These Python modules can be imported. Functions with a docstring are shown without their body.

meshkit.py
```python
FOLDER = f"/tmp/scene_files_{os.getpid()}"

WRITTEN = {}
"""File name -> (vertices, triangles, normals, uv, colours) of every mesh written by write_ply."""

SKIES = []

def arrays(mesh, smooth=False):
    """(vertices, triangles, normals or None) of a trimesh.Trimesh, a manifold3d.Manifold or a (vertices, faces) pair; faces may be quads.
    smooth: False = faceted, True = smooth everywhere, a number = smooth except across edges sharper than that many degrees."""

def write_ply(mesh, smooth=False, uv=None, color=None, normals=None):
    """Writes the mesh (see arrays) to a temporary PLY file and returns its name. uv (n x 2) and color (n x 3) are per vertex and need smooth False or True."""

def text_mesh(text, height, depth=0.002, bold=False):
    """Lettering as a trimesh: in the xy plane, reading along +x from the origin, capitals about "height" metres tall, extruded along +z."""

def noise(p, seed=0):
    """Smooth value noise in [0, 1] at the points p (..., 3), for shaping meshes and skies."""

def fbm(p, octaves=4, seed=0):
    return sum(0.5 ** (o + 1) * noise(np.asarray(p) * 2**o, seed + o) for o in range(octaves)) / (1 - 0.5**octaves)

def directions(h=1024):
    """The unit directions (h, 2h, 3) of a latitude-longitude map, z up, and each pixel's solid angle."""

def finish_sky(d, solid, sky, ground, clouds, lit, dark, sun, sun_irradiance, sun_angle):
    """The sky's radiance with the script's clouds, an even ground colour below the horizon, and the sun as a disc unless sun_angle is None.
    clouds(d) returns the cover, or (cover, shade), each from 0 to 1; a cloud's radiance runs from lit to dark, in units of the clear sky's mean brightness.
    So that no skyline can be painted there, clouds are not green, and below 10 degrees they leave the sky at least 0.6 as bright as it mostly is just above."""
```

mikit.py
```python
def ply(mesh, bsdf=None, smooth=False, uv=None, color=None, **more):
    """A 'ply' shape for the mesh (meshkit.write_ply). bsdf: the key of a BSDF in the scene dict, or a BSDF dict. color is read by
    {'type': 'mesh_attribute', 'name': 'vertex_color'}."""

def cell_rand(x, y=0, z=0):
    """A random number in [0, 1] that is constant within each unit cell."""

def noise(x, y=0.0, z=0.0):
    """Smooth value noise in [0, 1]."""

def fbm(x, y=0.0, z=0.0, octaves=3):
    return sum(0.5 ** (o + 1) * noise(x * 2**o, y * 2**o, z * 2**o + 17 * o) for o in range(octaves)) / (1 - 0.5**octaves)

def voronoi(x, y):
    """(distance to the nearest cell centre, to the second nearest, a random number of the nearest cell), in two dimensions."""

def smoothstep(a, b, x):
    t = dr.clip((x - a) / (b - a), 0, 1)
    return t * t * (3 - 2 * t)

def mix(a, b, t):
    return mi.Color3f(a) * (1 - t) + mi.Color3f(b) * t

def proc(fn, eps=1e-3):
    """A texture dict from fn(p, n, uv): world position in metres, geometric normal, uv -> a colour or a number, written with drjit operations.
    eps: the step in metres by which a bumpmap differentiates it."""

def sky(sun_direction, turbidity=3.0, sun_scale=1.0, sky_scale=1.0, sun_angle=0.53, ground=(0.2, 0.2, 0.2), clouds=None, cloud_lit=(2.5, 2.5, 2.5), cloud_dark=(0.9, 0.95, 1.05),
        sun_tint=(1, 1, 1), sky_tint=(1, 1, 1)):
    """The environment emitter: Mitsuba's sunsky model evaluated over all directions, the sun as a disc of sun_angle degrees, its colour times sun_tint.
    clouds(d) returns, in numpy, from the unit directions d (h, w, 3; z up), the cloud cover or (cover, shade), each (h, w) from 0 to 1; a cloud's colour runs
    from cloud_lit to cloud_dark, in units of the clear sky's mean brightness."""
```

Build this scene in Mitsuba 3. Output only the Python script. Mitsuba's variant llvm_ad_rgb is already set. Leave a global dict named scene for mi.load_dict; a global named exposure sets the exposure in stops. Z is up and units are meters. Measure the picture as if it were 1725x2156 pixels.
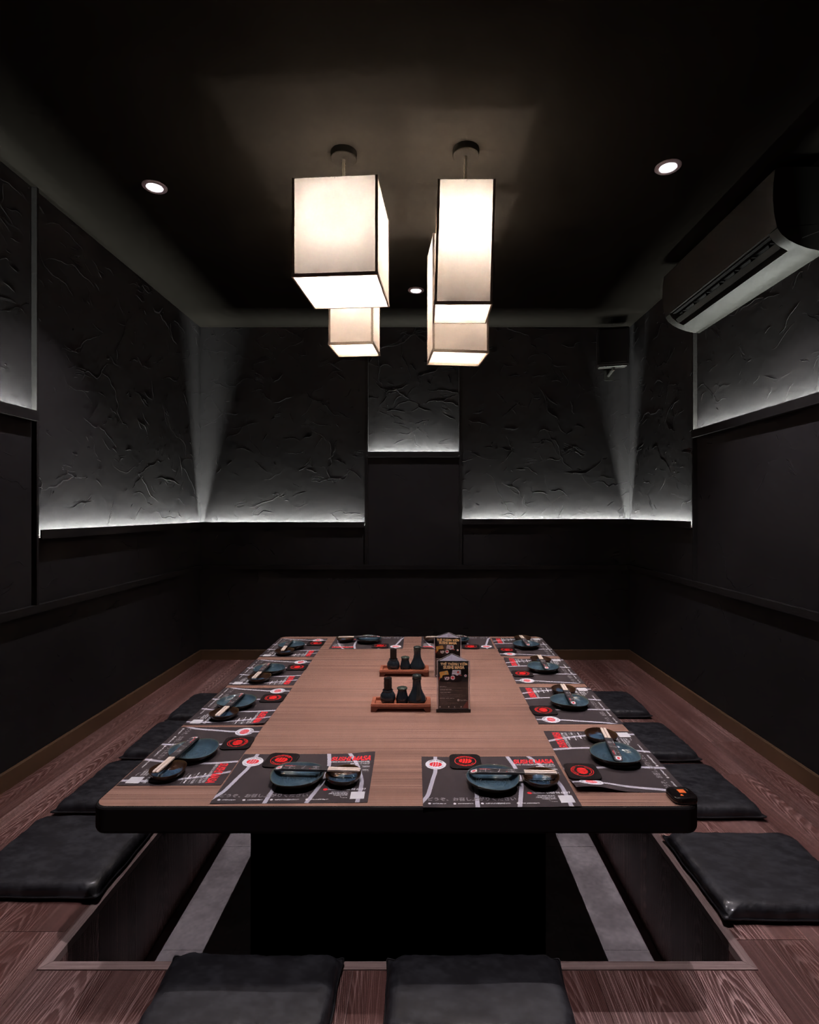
import math, random
import numpy as np, trimesh, drjit as dr, mitsuba as mi
import mikit, meshkit
from shapely.geometry import Polygon, box as sbox
from mikit import noise, fbm, cell_rand, smoothstep, mix
T = mi.ScalarTransform4f
rng = random.Random(7)

# ------------------------------------------------------------------ camera, lights, exposure
H = 1.176                      # eye height above the raised floor
K = H / 1.16                   # room dimensions below are written for an eye height of 1.16 m
exposure = 5.0
G = 1 / 32                     # every light is given in display units; the exposure undoes this factor
scene, labels = {}, {}
scene['camera'] = dict(type='perspective', fov=2 * math.degrees(math.atan(862.5 / 1150)), fov_axis='x', near_clip=0.02, far_clip=50.0,
                       principal_point_offset_x=-26.5 / 1725, principal_point_offset_y=1.0 / 2156,
                       to_world=T().look_at(origin=[0, 0, H], target=[0, 1, H], up=[0, 0, 1]))
XL, XR, YB, YN, ZC = -1.739, 1.628, 4.283, -0.75, 2.605
SPOT = (6.2, 5.55, 5.95)       # downlight intensity
LENS = (9.0, 8.4, 8.8)         # glowing lens of a downlight
BULB = (1220.0, 1055.0, 910.0)  # lamp inside a pendant shade
LED = (1330.0, 1370.0, 1275.0) # strips in the wall coves
DOWNLIGHTS = [(-1.19, 2.43, 0.8), (1.031, 2.289, 1.12), (-0.04, 3.566, 0.6), (-0.06, 1.12, 1.1)]
for i, (x, y, g) in enumerate(DOWNLIGHTS):
    o = [x * K, y * K, ZC * K - 0.008]
    scene['beam_%d' % i] = dict(type='spot', intensity=dict(type='rgb', value=[g * q * G for q in SPOT]), cutoff_angle=43.0, beam_width=27.0,
                                to_world=T().look_at(origin=o, target=[o[0], o[1], 0], up=[0, 1, 0]))

# ------------------------------------------------------------------ helpers
def glow(c, weight): return dict(type='area', radiance=rgb(*[q * G for q in c]), sampling_weight=float(weight))
def rgb(*c): return dict(type='rgb', value=list(c))
def two(d): return dict(type='twosided', bsdf=d)
def tag(key, label=None, cat=None, group=None, kind=None):
    labels[key] = {a: b for a, b in (('label', label), ('category', cat), ('group', group), ('kind', kind)) if b}
def numbered(name):
    if not any(k == name or k.startswith(name + '__') for k in scene) and name not in labels: return name
    n = 1
    while any(k == '%s_%03d' % (name, n) or k.startswith('%s_%03d__' % (name, n)) for k in scene) or '%s_%03d' % (name, n) in labels: n += 1
    return '%s_%03d' % (name, n)
taken = {}
def key_of(name):              # quick numbering for parts
    n = taken.get(name, -1) + 1
    taken[name] = n
    return name if n == 0 else '%s_%03d' % (name, n)
def put(key, shape, tw=None):
    k = key_of(key)
    s = dict(shape)
    if tw is not None: s['to_world'] = tw
    scene[k] = s
    return k
def M(v, f): return trimesh.Trimesh(np.asarray(v, float), np.asarray(f, int), process=False)
def cat(*ms): return trimesh.util.concatenate(list(ms))
def bx(x0, x1, y0, y1, z0, z1):
    m = trimesh.creation.box(extents=(x1 - x0, y1 - y0, z1 - z0)); m.apply_translation(((x0 + x1) / 2, (y0 + y1) / 2, (z0 + z1) / 2)); return m
def bevel(x0, x1, y0, y1, z0, z1, b=0.002):
    p = [[x, y, z] for x, dx in ((x0, 1), (x1, -1)) for y, dy in ((y0, 1), (y1, -1)) for z, dz in ((z0, 1), (z1, -1)) for x, y, z in ((x + dx * b, y + dy * b, z), (x + dx * b, y, z + dz * b), (x, y + dy * b, z + dz * b))]
    return trimesh.convex.convex_hull(np.array(p))
def tube(p0, p1, r, n=16):
    return trimesh.creation.cylinder(radius=r, segment=[p0, p1], sections=n)
def rm(m):                     # room units to metres
    m = m.copy(); m.apply_scale(K); return m
def colour(m, c): return np.tile(np.asarray(c, float), (len(m.vertices), 1))
def shape(m, c, bsdf='vc_satin', smooth=False, **kw):
    return mikit.ply(m, bsdf, smooth=smooth, color=colour(m, c) if np.ndim(c) == 1 else c, **kw)
def lathe(prof, n=48, rmod=None, zmod=None):
    """Surface of revolution from (radius, z) points; rmod(theta) scales radii, zmod(theta, r, z) adds height."""
    prof = np.asarray(prof, float); th = np.arange(n) * 2 * math.pi / n
    v, f = [], []
    for r, z in prof:
        rr = r * (rmod(th) if rmod else np.ones(n))
        zz = z + (zmod(th, rr, z) if zmod else np.zeros(n))
        v.append(np.stack([rr * np.cos(th), rr * np.sin(th), zz], 1))
    v = np.vstack(v); i = np.arange(n); j = (i + 1) % n
    for k in range(len(prof) - 1):
        a, b, c, d = k * n + i, k * n + j, (k + 1) * n + j, (k + 1) * n + i
        f += [np.stack([a, b, c], 1), np.stack([a, c, d], 1)]
    return M(v, np.vstack(f))
def ring(x0, x1, y0, y1, r, n=8, power=None):
    pts = []
    for cx, cy, a0 in ((x1 - r, y1 - r, 0), (x0 + r, y1 - r, 90), (x0 + r, y0 + r, 180), (x1 - r, y0 + r, 270)):
        for t in np.linspace(0, 90, n + 1):
            a = math.radians(a0 + t); pts.append((cx + r * math.cos(a), cy + r * math.sin(a)))
    return np.array(pts)
def loft(rings, cap0=True, cap1=True):
    """Rings of equal length, (n, 3) each, counter-clockwise seen from above, going up."""
    n = len(rings[0]); v = np.vstack(rings); f = []; i = np.arange(n); j = (i + 1) % n
    for k in range(len(rings) - 1):
        a, b, c, d = k * n + i, k * n + j, (k + 1) * n + j, (k + 1) * n + i
        f += [np.stack([a, b, c], 1), np.stack([a, c, d], 1)]
    if cap0:
        v = np.vstack([v, rings[0].mean(0)]); f.append(np.stack([i * 0 + len(v) - 1, j, i], 1))
    if cap1:
        v = np.vstack([v, rings[-1].mean(0)]); k = (len(rings) - 1) * n; f.append(np.stack([i * 0 + len(v) - 1, k + i, k + j], 1))
    return M(v, np.vstack(f))
def at(r, z): return np.column_stack([r, np.full(len(r), z)])

# ------------------------------------------------------------------ materials
def vc(rough, spec=0.5, **kw): return two(dict(type='principled', base_color=dict(type='mesh_attribute', name='vertex_color'), roughness=rough, specular=spec, **kw))
scene['vc_matte'] = vc(0.85, 0.25)
scene['vc_satin'] = vc(0.45, 0.4)
scene['vc_diffuse'] = two(dict(type='diffuse', reflectance=dict(type='mesh_attribute', name='vertex_color')))
scene['vc_gloss'] = vc(0.12, 0.5)
scene['vc_metal'] = vc(0.3, 0.5, metallic=1.0)
scene['white_plastic'] = two(dict(type='principled', base_color=rgb(0.030, 0.030, 0.0275), roughness=0.45, specular=0.3))
scene['clear'] = dict(type='thindielectric')
scene['fabric'] = dict(type='principledthin', base_color=rgb(0.92, 0.865, 0.81), roughness=0.9, diff_trans=0.27, spec_trans=0.0)

def wall_bump(p, n, uv):
    return 0.6 * fbm(p.x * 5, p.y * 5, p.z * 5) + 0.12 * noise(p.x * 60, p.y * 60, p.z * 38)
def wall_tone(p, n, uv):
    g = fbm(p.x * 2.2, p.y * 2.2, p.z * 2.2)
    return mix((0.0185, 0.0175, 0.0188), (0.0295, 0.0285, 0.0295), g)
scene['plaster'] = two(dict(type='bumpmap', arbitrary=mikit.proc(wall_bump, eps=2e-3), scale=0.0035,
                            bsdf=dict(type='diffuse', reflectance=mikit.proc(wall_tone))))
def ceil_tone(p, n, uv):
    return mix((0.0095, 0.0086, 0.0074), (0.0130, 0.0119, 0.0103), fbm(p.x * 1.7, p.y * 1.7, 3.0))
scene['ceiling_paint'] = two(dict(type='diffuse', reflectance=mikit.proc(ceil_tone)))

def oak(p, n, uv):             # uv: (plank number + metres across from the plank's middle, metres along)
    k = dr.floor(uv.x + 0.5); lx = uv.x - k
    r1, r2, r3 = cell_rand(k, 1), cell_rand(k, 2), cell_rand(k, 3)
    yv = uv.y + r1 * 40.0
    cx = (r2 - 0.5) * 0.24 + 0.05 * (noise(yv * 1.3, k * 3.1) - 0.5)
    g = yv * 0.30 + 26.0 * dr.square(lx - cx) + 0.022 * fbm(lx * 12, yv * 1.6, k) + 0.010 * noise(lx * 90, yv * 5, k)
    ph = g * 58.0; ph = ph - dr.floor(ph)
    line = smoothstep(0.0, 0.12, ph) * (1 - smoothstep(0.14, 0.62, ph))
    fib = noise(lx * 760, yv * 3.2, k)
    fine = smoothstep(0.60, 0.86, noise(lx * 420, yv * 1.6, k + 9.0)) * smoothstep(0.2, 0.6, noise(lx * 900, yv * 6.0, k + 4.0))
    patch = 0.35 + 0.85 * smoothstep(0.25, 0.75, fbm(lx * 14, yv * 1.1, k + 2.0))
    w = dr.clip(line * (0.05 + 0.95 * fib) * 0.85 * patch + fine * 0.75 * patch, 0, 1)
    base = mix((0.060, 0.023, 0.019), (0.108, 0.046, 0.039), fbm(lx * 11, yv * 0.9, k)) * (0.8 + 0.4 * noise(lx * 260, yv * 2.2, k + 1.0))
    return mix(base, (0.44, 0.29, 0.265), w * (0.6 + 0.4 * r3)) * (1.1 + 0.4 * r3)
scene['oak'] = two(dict(type='principled', base_color=mikit.proc(oak), roughness=0.42, specular=0.4))

def walnut(p, n, uv):          # grain along x
    y = p.y + 0.022 * fbm(p.x * 0.9, p.y * 5, 1.0) + 0.0016 * noise(p.x * 7, p.y * 60, 4.0)
    a = fbm(p.x * 0.8, y * 34, 2.0)
    b = noise(p.x * 1.4, y * 210, 5.0)
    c = noise(p.x * 3.5, y * 560, 8.0)
    d = smoothstep(0.66, 0.90, noise(p.x * 2.2, y * 330, 11.0))
    col = mix((0.308, 0.171, 0.127), (0.198, 0.104, 0.078), smoothstep(0.42, 0.78, a) * 0.6)
    col = mix(col, (0.385, 0.235, 0.184), smoothstep(0.60, 0.90, b) * 0.5)
    col = mix(col, (0.125, 0.062, 0.048), d * 0.55)
    return col * (0.82 + 0.36 * c)
scene['walnut'] = two(dict(type='principled', base_color=mikit.proc(walnut), roughness=0.38, specular=0.4))

def trim_wood(p, n, uv):
    a = noise(uv.x * 9, uv.y * 420, 3.0); b = fbm(uv.x * 2, uv.y * 90, 1.0)
    return mix((0.20, 0.13, 0.118), (0.46, 0.335, 0.305), 0.5 * a + 0.5 * b)
scene['pale_oak'] = two(dict(type='principled', base_color=mikit.proc(trim_wood), roughness=0.45, specular=0.4))

def leather(p, n, uv):
    g = smoothstep(0.30, 0.75, fbm(p.x * 26 + p.y * 6, p.y * 40, p.z * 9, octaves=4))
    return mix((0.0105, 0.0095, 0.0125), (0.030, 0.0305, 0.036), g)
scene['leather'] = two(dict(type='principled', base_color=mikit.proc(leather), roughness=0.50, specular=0.42, clearcoat=1.0, clearcoat_gloss=0.94))
def cement(p, n, uv):
    g = fbm(p.x * 7, p.y * 7, 1.0, octaves=4)
    return mix((0.38, 0.34, 0.35), (0.60, 0.545, 0.56), smoothstep(0.3, 0.7, g)) * (0.9 + 0.2 * noise(p.x * 90, p.y * 90))
scene['cement'] = two(dict(type='principled', base_color=mikit.proc(cement), roughness=0.6, specular=0.3))

# ------------------------------------------------------------------ floor, pit, ceiling
PX0, PX1, PY0, PY1, PD = -0.950, 0.825, 1.406, 3.42, 0.385 / K
TRIM = 0.0255
pit_outer = sbox(PX0 - TRIM, PY0 - TRIM, PX1 + TRIM, PY1 + TRIM)
tag('floor', 'reddish brown oak plank floor around the sunken pit', kind='structure')
base = sbox(XL - 0.05, YN, XR + 0.05, YB + 0.05).difference(pit_outer)
m = trimesh.creation.extrude_polygon(base, 0.05, engine='earcut'); m.apply_translation((0, 0, -0.062))
put('floor__subfloor', shape(rm(m), (0.02, 0.012, 0.01), 'vc_matte'))
PW, PL, P0 = 0.203, 1.22, 1.044
SEAM = {-1: 1.48, 1: 2.412, 2: 2.7505, -14: 3.294, -13: 3.128}
k = 0
for c in range(-14, 3):
    x0 = P0 + c * PW; x1 = x0 + PW
    s = SEAM.get(c, 0.2 + PL * rng.random()) - PL * 5
    while s < YB:
        y0, y1 = max(s, YN), min(s + PL, YB - 0.001); s += PL
        if y1 - y0 < 0.01: continue
        q = sbox(max(x0, XL + 0.001), y0, min(x1, XR - 0.001), y1).difference(pit_outer)
        for g in getattr(q, 'geoms', [q]):
            g = g.buffer(-0.0006, join_style=2)
            if g.is_empty or g.area < 1e-4: continue
            k += 1
            m = trimesh.creation.extrude_polygon(g, 0.012, engine='earcut'); m.apply_translation((0, 0, -0.012))
            m = rm(m); m.unmerge_vertices(); v = m.vertices
            uv = np.column_stack([k + v[:, 0] - (x0 + x1) / 2 * K, v[:, 1]])
            put('floor__plank', mikit.ply(m, 'oak', uv=uv))
# pale frame round the pit, mitred
tag('trim_1', 'pale oak frame around the edge of the sunken pit', kind='structure')
O = [(PX0 - TRIM, PY0 - TRIM), (PX1 + TRIM, PY0 - TRIM), (PX1 + TRIM, PY1 + TRIM), (PX0 - TRIM, PY1 + TRIM)]
I = [(PX0, PY0), (PX1, PY0), (PX1, PY1), (PX0, PY1)]
for a in range(4):
    b = (a + 1) % 4
    g = Polygon([O[a], O[b], I[b], I[a]]).buffer(-0.0003, join_style=2)
    m = trimesh.creation.extrude_polygon(g, 0.022, engine='earcut'); m.apply_translation((0, 0, -0.0195)); m = rm(m); m.unmerge_vertices()
    v = m.vertices
    put('trim_1__strip', mikit.ply(m, 'pale_oak', uv=v[:, [0, 1]] if a % 2 == 0 else v[:, [1, 0]]))
# pit walls of upright boards
tag('wall_pit', 'dark oak boards lining the sunken pit', kind='structure')
def boards(a0, a1, fixed, along_x, sign):
    global k
    n = max(1, int(round((a1 - a0) / 0.2))); w = (a1 - a0) / n
    for i in range(n):
        k += 1
        s, e = a0 + i * w + 0.0006, a0 + (i + 1) * w - 0.0006
        lo, hi = sorted((fixed, fixed + sign * 0.018))
        m = bx(s, e, lo, hi, -PD, -0.02) if along_x else bx(lo, hi, s, e, -PD, -0.02)
        m = rm(m); m.unmerge_vertices(); v = m.vertices
        uv = np.column_stack([k + v[:, 0 if along_x else 1] - (s + e) / 2 * K, v[:, 2]])
        put('wall_pit__board', mikit.ply(m, 'oak', uv=uv))
boards(PY0, PY1, PX0, False, -1); boards(PY0, PY1, PX1, False, 1)
boards(PX0, PX1, PY0, True, -1); boards(PX0, PX1, PY1, True, 1)
tag('floor_pit', 'grey cement tiles at the bottom of the pit', kind='structure')
put('floor_pit__screed', shape(rm(bx(PX0 - 0.03, PX1 + 0.03, PY0 - 0.03, PY1 + 0.03, -PD - 0.03, -PD - 0.0005)), (0.42, 0.40, 0.39), 'vc_matte'))
for i in range(4):
    for j in range(5):
        q = sbox(-1.25 + 0.592 * i, 1.325 + 0.592 * j, -1.25 + 0.592 * (i + 1), 1.325 + 0.592 * (j + 1)).intersection(sbox(PX0, PY0, PX1, PY1))
        if q.is_empty or q.area < 1e-4: continue
        g = q.buffer(-0.0011, join_style=2)
        m = trimesh.creation.extrude_polygon(g, 0.006, engine='earcut'); m.apply_translation((0, 0, -PD - 0.0055))
        put('floor_pit__tile', mikit.ply(rm(m), 'cement'))
tag('ceiling', 'dark painted ceiling', kind='structure')
put('ceiling', mikit.ply(rm(bx(XL - 0.05, XR + 0.05, YN - 0.05, YB + 0.05, ZC, ZC + 0.06)), 'ceiling_paint'))

# ------------------------------------------------------------------ walls
for nm, m in (('wall_left', bx(XL - 0.06, XL, YN, YB, -0.05, ZC)), ('wall_right', bx(XR, XR + 0.06, YN, YB, -0.05, ZC)),
              ('wall_back', bx(XL - 0.06, XR + 0.06, YB, YB + 0.06, -0.05, ZC)), ('wall_near', bx(XL - 0.06, XR + 0.06, YN - 0.06, YN, -0.05, ZC))):
    tag(nm, kind='structure')
    put(nm, mikit.ply(rm(m), 'plaster'))
FR = {'wall_left': (np.array([XL, 0, 0]), np.array([0, 1.0, 0]), np.array([1.0, 0, 0])),
      'wall_right': (np.array([XR, 0, 0]), np.array([0, 1.0, 0]), np.array([-1.0, 0, 0])),
      'wall_back': (np.array([0, YB, 0]), np.array([1.0, 0, 0]), np.array([0, -1.0, 0]))}
def on_wall(wall, pts):        # (along, height, out of the wall) to room coordinates
    o, s, n = FR[wall]; pts = np.asarray(pts, float)
    return o + pts[:, :1] * s + pts[:, 1:2] * np.array([0, 0, 1.0]) + pts[:, 2:3] * n
def wbox(wall, s0, s1, z0, z1, d0, d1):
    c = np.array([[s, z, d] for s in (s0, s1) for z in (z0, z1) for d in (d0, d1)])
    return trimesh.convex.convex_hull(on_wall(wall, c))
DARK = (0.020, 0.019, 0.019)
def batten(wall, s, w, z0, z1, d=0.024):
    put(wall + '__batten', shape(rm(wbox(wall, s - w / 2, s + w / 2, z0, z1, 0, d)), DARK, 'vc_diffuse'))
def ledge(wall, s0, s1, z=0.742, h=0.034, d=0.027):
    put(wall + '__ledge', shape(rm(wbox(wall, s0, s1, z - h, z, 0, d)), DARK, 'vc_diffuse'))
def cove(wall, s0, s1, ztop, gain=1.0, HH=0.042, near=0.0030, width=0.0055):
    D, LT = 0.036, 0.007
    m = cat(wbox(wall, s0, s1, ztop - HH, ztop - HH + 0.006, 0, D), wbox(wall, s0, s1, ztop - HH, ztop, D - LT, D))
    k = put(wall + '__light_cove', shape(rm(m), DARK, 'vc_diffuse'))
    d0, d1 = D - LT - near - width, D - LT - near
    zz = ztop - HH + 0.0085
    c = np.array([[s, z, d] for s in (s0 + 0.004, s1 - 0.004) for z in (ztop - HH + 0.006, zz) for d in (d0 - 0.001, d1 + 0.0005)])
    put(k + '__strip_holder', shape(rm(trimesh.convex.convex_hull(on_wall(wall, c))), (0.6, 0.6, 0.55), 'vc_matte'))
    v = on_wall(wall, [[s0 + 0.004, zz + 0.0002, d0], [s1 - 0.004, zz + 0.0002, d0], [s1 - 0.004, zz + 0.0002, d1], [s0 + 0.004, zz + 0.0002, d1]])
    q = M(v, [[0, 1, 2], [0, 2, 3]])
    if q.face_normals[0][2] < 0: q = M(v, [[0, 2, 1], [0, 3, 2]])
    put(k + '__led_strip', dict(mikit.ply(rm(q), 'vc_matte', color=colour(q, (0.6, 0.6, 0.55))), emitter=glow([gain * q for q in LED], 3)))
LZ, RZ = 1.078, 1.102
cove('wall_left', 2.446, YB - 0.002, LZ); cove('wall_back', XL + 0.037, -0.449, LZ)
cove('wall_back', 0.313, XR - 0.037, RZ); cove('wall_right', 3.245, YB - 0.002, RZ)
cove('wall_back', -0.4215, 0.287, 1.6255); cove('wall_left', 0.75, 2.428, 1.606, 0.95, 0.045, 0.0014, 0.0038); cove('wall_right', 1.95, 3.231, 1.640, 0.85, 0.045, 0.0012, 0.0036)
for w, s in (('wall_left', 2.437), ('wall_right', 3.238)): batten(w, s, 0.013, 0.742, ZC - 0.001)
for s in (-0.435, 0.300): batten('wall_back', s, 0.025, 0.742, ZC - 0.001)
ledge('wall_left', 0.0, YB); ledge('wall_right', 0.0, YB, z=0.748); ledge('wall_back', XL + 0.027, XR - 0.027)
for i, (w, s0, s1) in enumerate((('wall_left', YN, YB), ('wall_back', XL + 0.013, XR - 0.013), ('wall_right', YN, YB))):
    nm = 'baseboard_' + w[5:]; tag(nm, kind='structure')
    c = np.array([[s, z, d] for s in (s0, s1) for z, d in ((0, 0), (0.078, 0), (0.078, 0.009), (0.074, 0.013), (0, 0.013))])
    put(nm, shape(rm(trimesh.convex.convex_hull(on_wall(w, c))), (0.105, 0.062, 0.034), 'vc_satin'))

def ridges(wall, s0, s1, z0, z1, per_m2=48, amp=1.0):
    """Raised trowel marks of the plaster: thin wandering ridges with one gentle and one steep flank."""
    V, F, nv, strokes = [], [], 0, []
    for _ in range(int(per_m2 * (s1 - s0) * (z1 - z0))):
        L = 0.025 + 0.17 * rng.random() ** 2 + (0.30 if rng.random() < 0.10 else 0)
        a = rng.gauss(0, 0.6) + (math.pi if rng.random() < 0.5 else 0)
        p = (s0 + (s1 - s0) * rng.random(), z0 + (z1 - z0) * rng.random())
        strokes.append((p, a, L, rng.gauss(0, 0.006), 0.085, 1.0))
        if rng.random() < 0.05:                      # a fan of parallel trowel lines
            c = rng.gauss(0, 0.05)
            for j in range(rng.randint(3, 6)): strokes.append(((p[0] + 0.004 * j, p[1] + (0.009 + 0.003 * rng.random()) * (j + 1)), a, 0.06 + 0.06 * rng.random(), c, 0.02, 0.55))
    for p, a, L, bend, jit, hs in strokes:
        n = max(4, int(L / 0.006)); p = np.array(p); P, da = [], 0
        for i in range(n):
            P.append(p.copy()); da = 0.90 * da + rng.gauss(0, jit * 2.6); a += bend
            p = p + 0.006 * np.array([math.cos(a + da), math.sin(a + da)])
        P = np.array(P)
        t = np.gradient(P, axis=0); t /= np.linalg.norm(t, axis=1, keepdims=True)
        nn = np.stack([-t[:, 1], t[:, 0]], 1)
        if nn[:, 1].mean() < 0: nn = -nn
        if rng.random() < 0.2: nn = -nn
        tap = np.sin(np.linspace(0.06, math.pi - 0.06, n)) ** 0.5 * np.array([0.55 + 0.45 * rng.random() for _ in range(n)])
        h = hs * amp * (0.0008 + 0.0018 * rng.random() ** 1.6) * tap
        wide = (0.003 + 0.014 * rng.random() ** 1.5) * tap * (0.4 + 0.6 * hs)
        A = np.column_stack([P + nn * wide[:, None], np.full(n, -0.0003)]); B = np.column_stack([P, h])
        C = np.column_stack([P - nn * 0.0011, np.full(n, -0.0003)])
        for Q in (A, B, C): Q[:, 0] = np.clip(Q[:, 0], s0 + 0.001, s1 - 0.001); Q[:, 1] = np.clip(Q[:, 1], z0 + 0.001, z1 - 0.001)
        V += [A, B, C]; i = np.arange(n - 1)
        a0, b0, c0 = nv + i, nv + n + i, nv + 2 * n + i
        F += [np.stack([a0, a0 + 1, b0 + 1], 1), np.stack([a0, b0 + 1, b0], 1), np.stack([b0, b0 + 1, c0 + 1], 1), np.stack([b0, c0 + 1, c0], 1)]
        nv += 3 * n
    return M(on_wall(wall, np.vstack(V)), np.vstack(F))
for w, parts in (('wall_left', ((2.45, YB, 1.09, ZC, 105, 1), (0.75, 2.42, 1.62, ZC, 105, 1), (2.45, YB, 0.76, 1.02, 30, .7), (0.75, 2.42, 0.76, 1.55, 30, .7), (0.9, YB, 0.09, 0.70, 30, .7))),
                 ('wall_right', ((3.25, YB, 1.11, ZC, 105, 1), (0.75, 3.22, 1.65, ZC, 105, 1), (3.25, YB, 0.76, 1.04, 30, .7), (0.75, 3.22, 0.76, 1.58, 30, .7), (0.9, YB, 0.09, 0.70, 30, .7))),
                 ('wall_back', ((XL, -0.45, 1.09, ZC, 110, 1), (-0.42, 0.285, 1.63, ZC, 160, 1), (0.315, XR, 1.11, ZC, 110, 1), (XL, -0.45, 0.76, 1.02, 30, .7), (-0.42, 0.285, 0.76, 1.57, 30, .7), (0.315, XR, 0.76, 1.04, 30, .7), (XL, XR, 0.09, 0.70, 30, .7)))):
    m = cat(*[ridges(w, *p) for p in parts])
    k2 = put(w + '__trowel_ridges', mikit.ply(rm(m), 'plaster')); tag(k2, 'raised trowel marks in the dark plaster', kind='stuff')

# ------------------------------------------------------------------ downlights
def downlight(x, y, g, label):
    k = numbered('downlight'); tag(k, label, 'light', 'recessed ceiling downlights')
    x, y, z = x * K, y * K, ZC * K
    prof = [(0.0345, -0.0005), (0.0345, -0.004), (0.038, -0.0065), (0.050, -0.0055), (0.0535, -0.002), (0.0535, 0.0)]
    m = lathe(prof, 40); m.apply_translation((x, y, z))
    put(k + '__trim_ring', shape(m, (0.85, 0.78, 0.79), 'vc_satin', True))
    m = lathe([(0.0345, 0), (0.0001, 0)], 40); m.apply_translation((x, y, z - 0.003))
    if m.face_normals[0][2] > 0: m.invert()
    put(k + '__lens', dict(mikit.ply(m, 'vc_matte', color=colour(m, (0.8, 0.8, 0.8))), emitter=glow(LENS, 0.2)))
downlight(*DOWNLIGHTS[0], 'round white downlight in the ceiling left of the hanging lamps')
downlight(*DOWNLIGHTS[1], 'round white downlight in the ceiling beside the air conditioner')
downlight(*DOWNLIGHTS[2], 'small far downlight seen between the hanging lamps')
downlight(*DOWNLIGHTS[3], 'downlight in the ceiling straight above the near end of the table')

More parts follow.
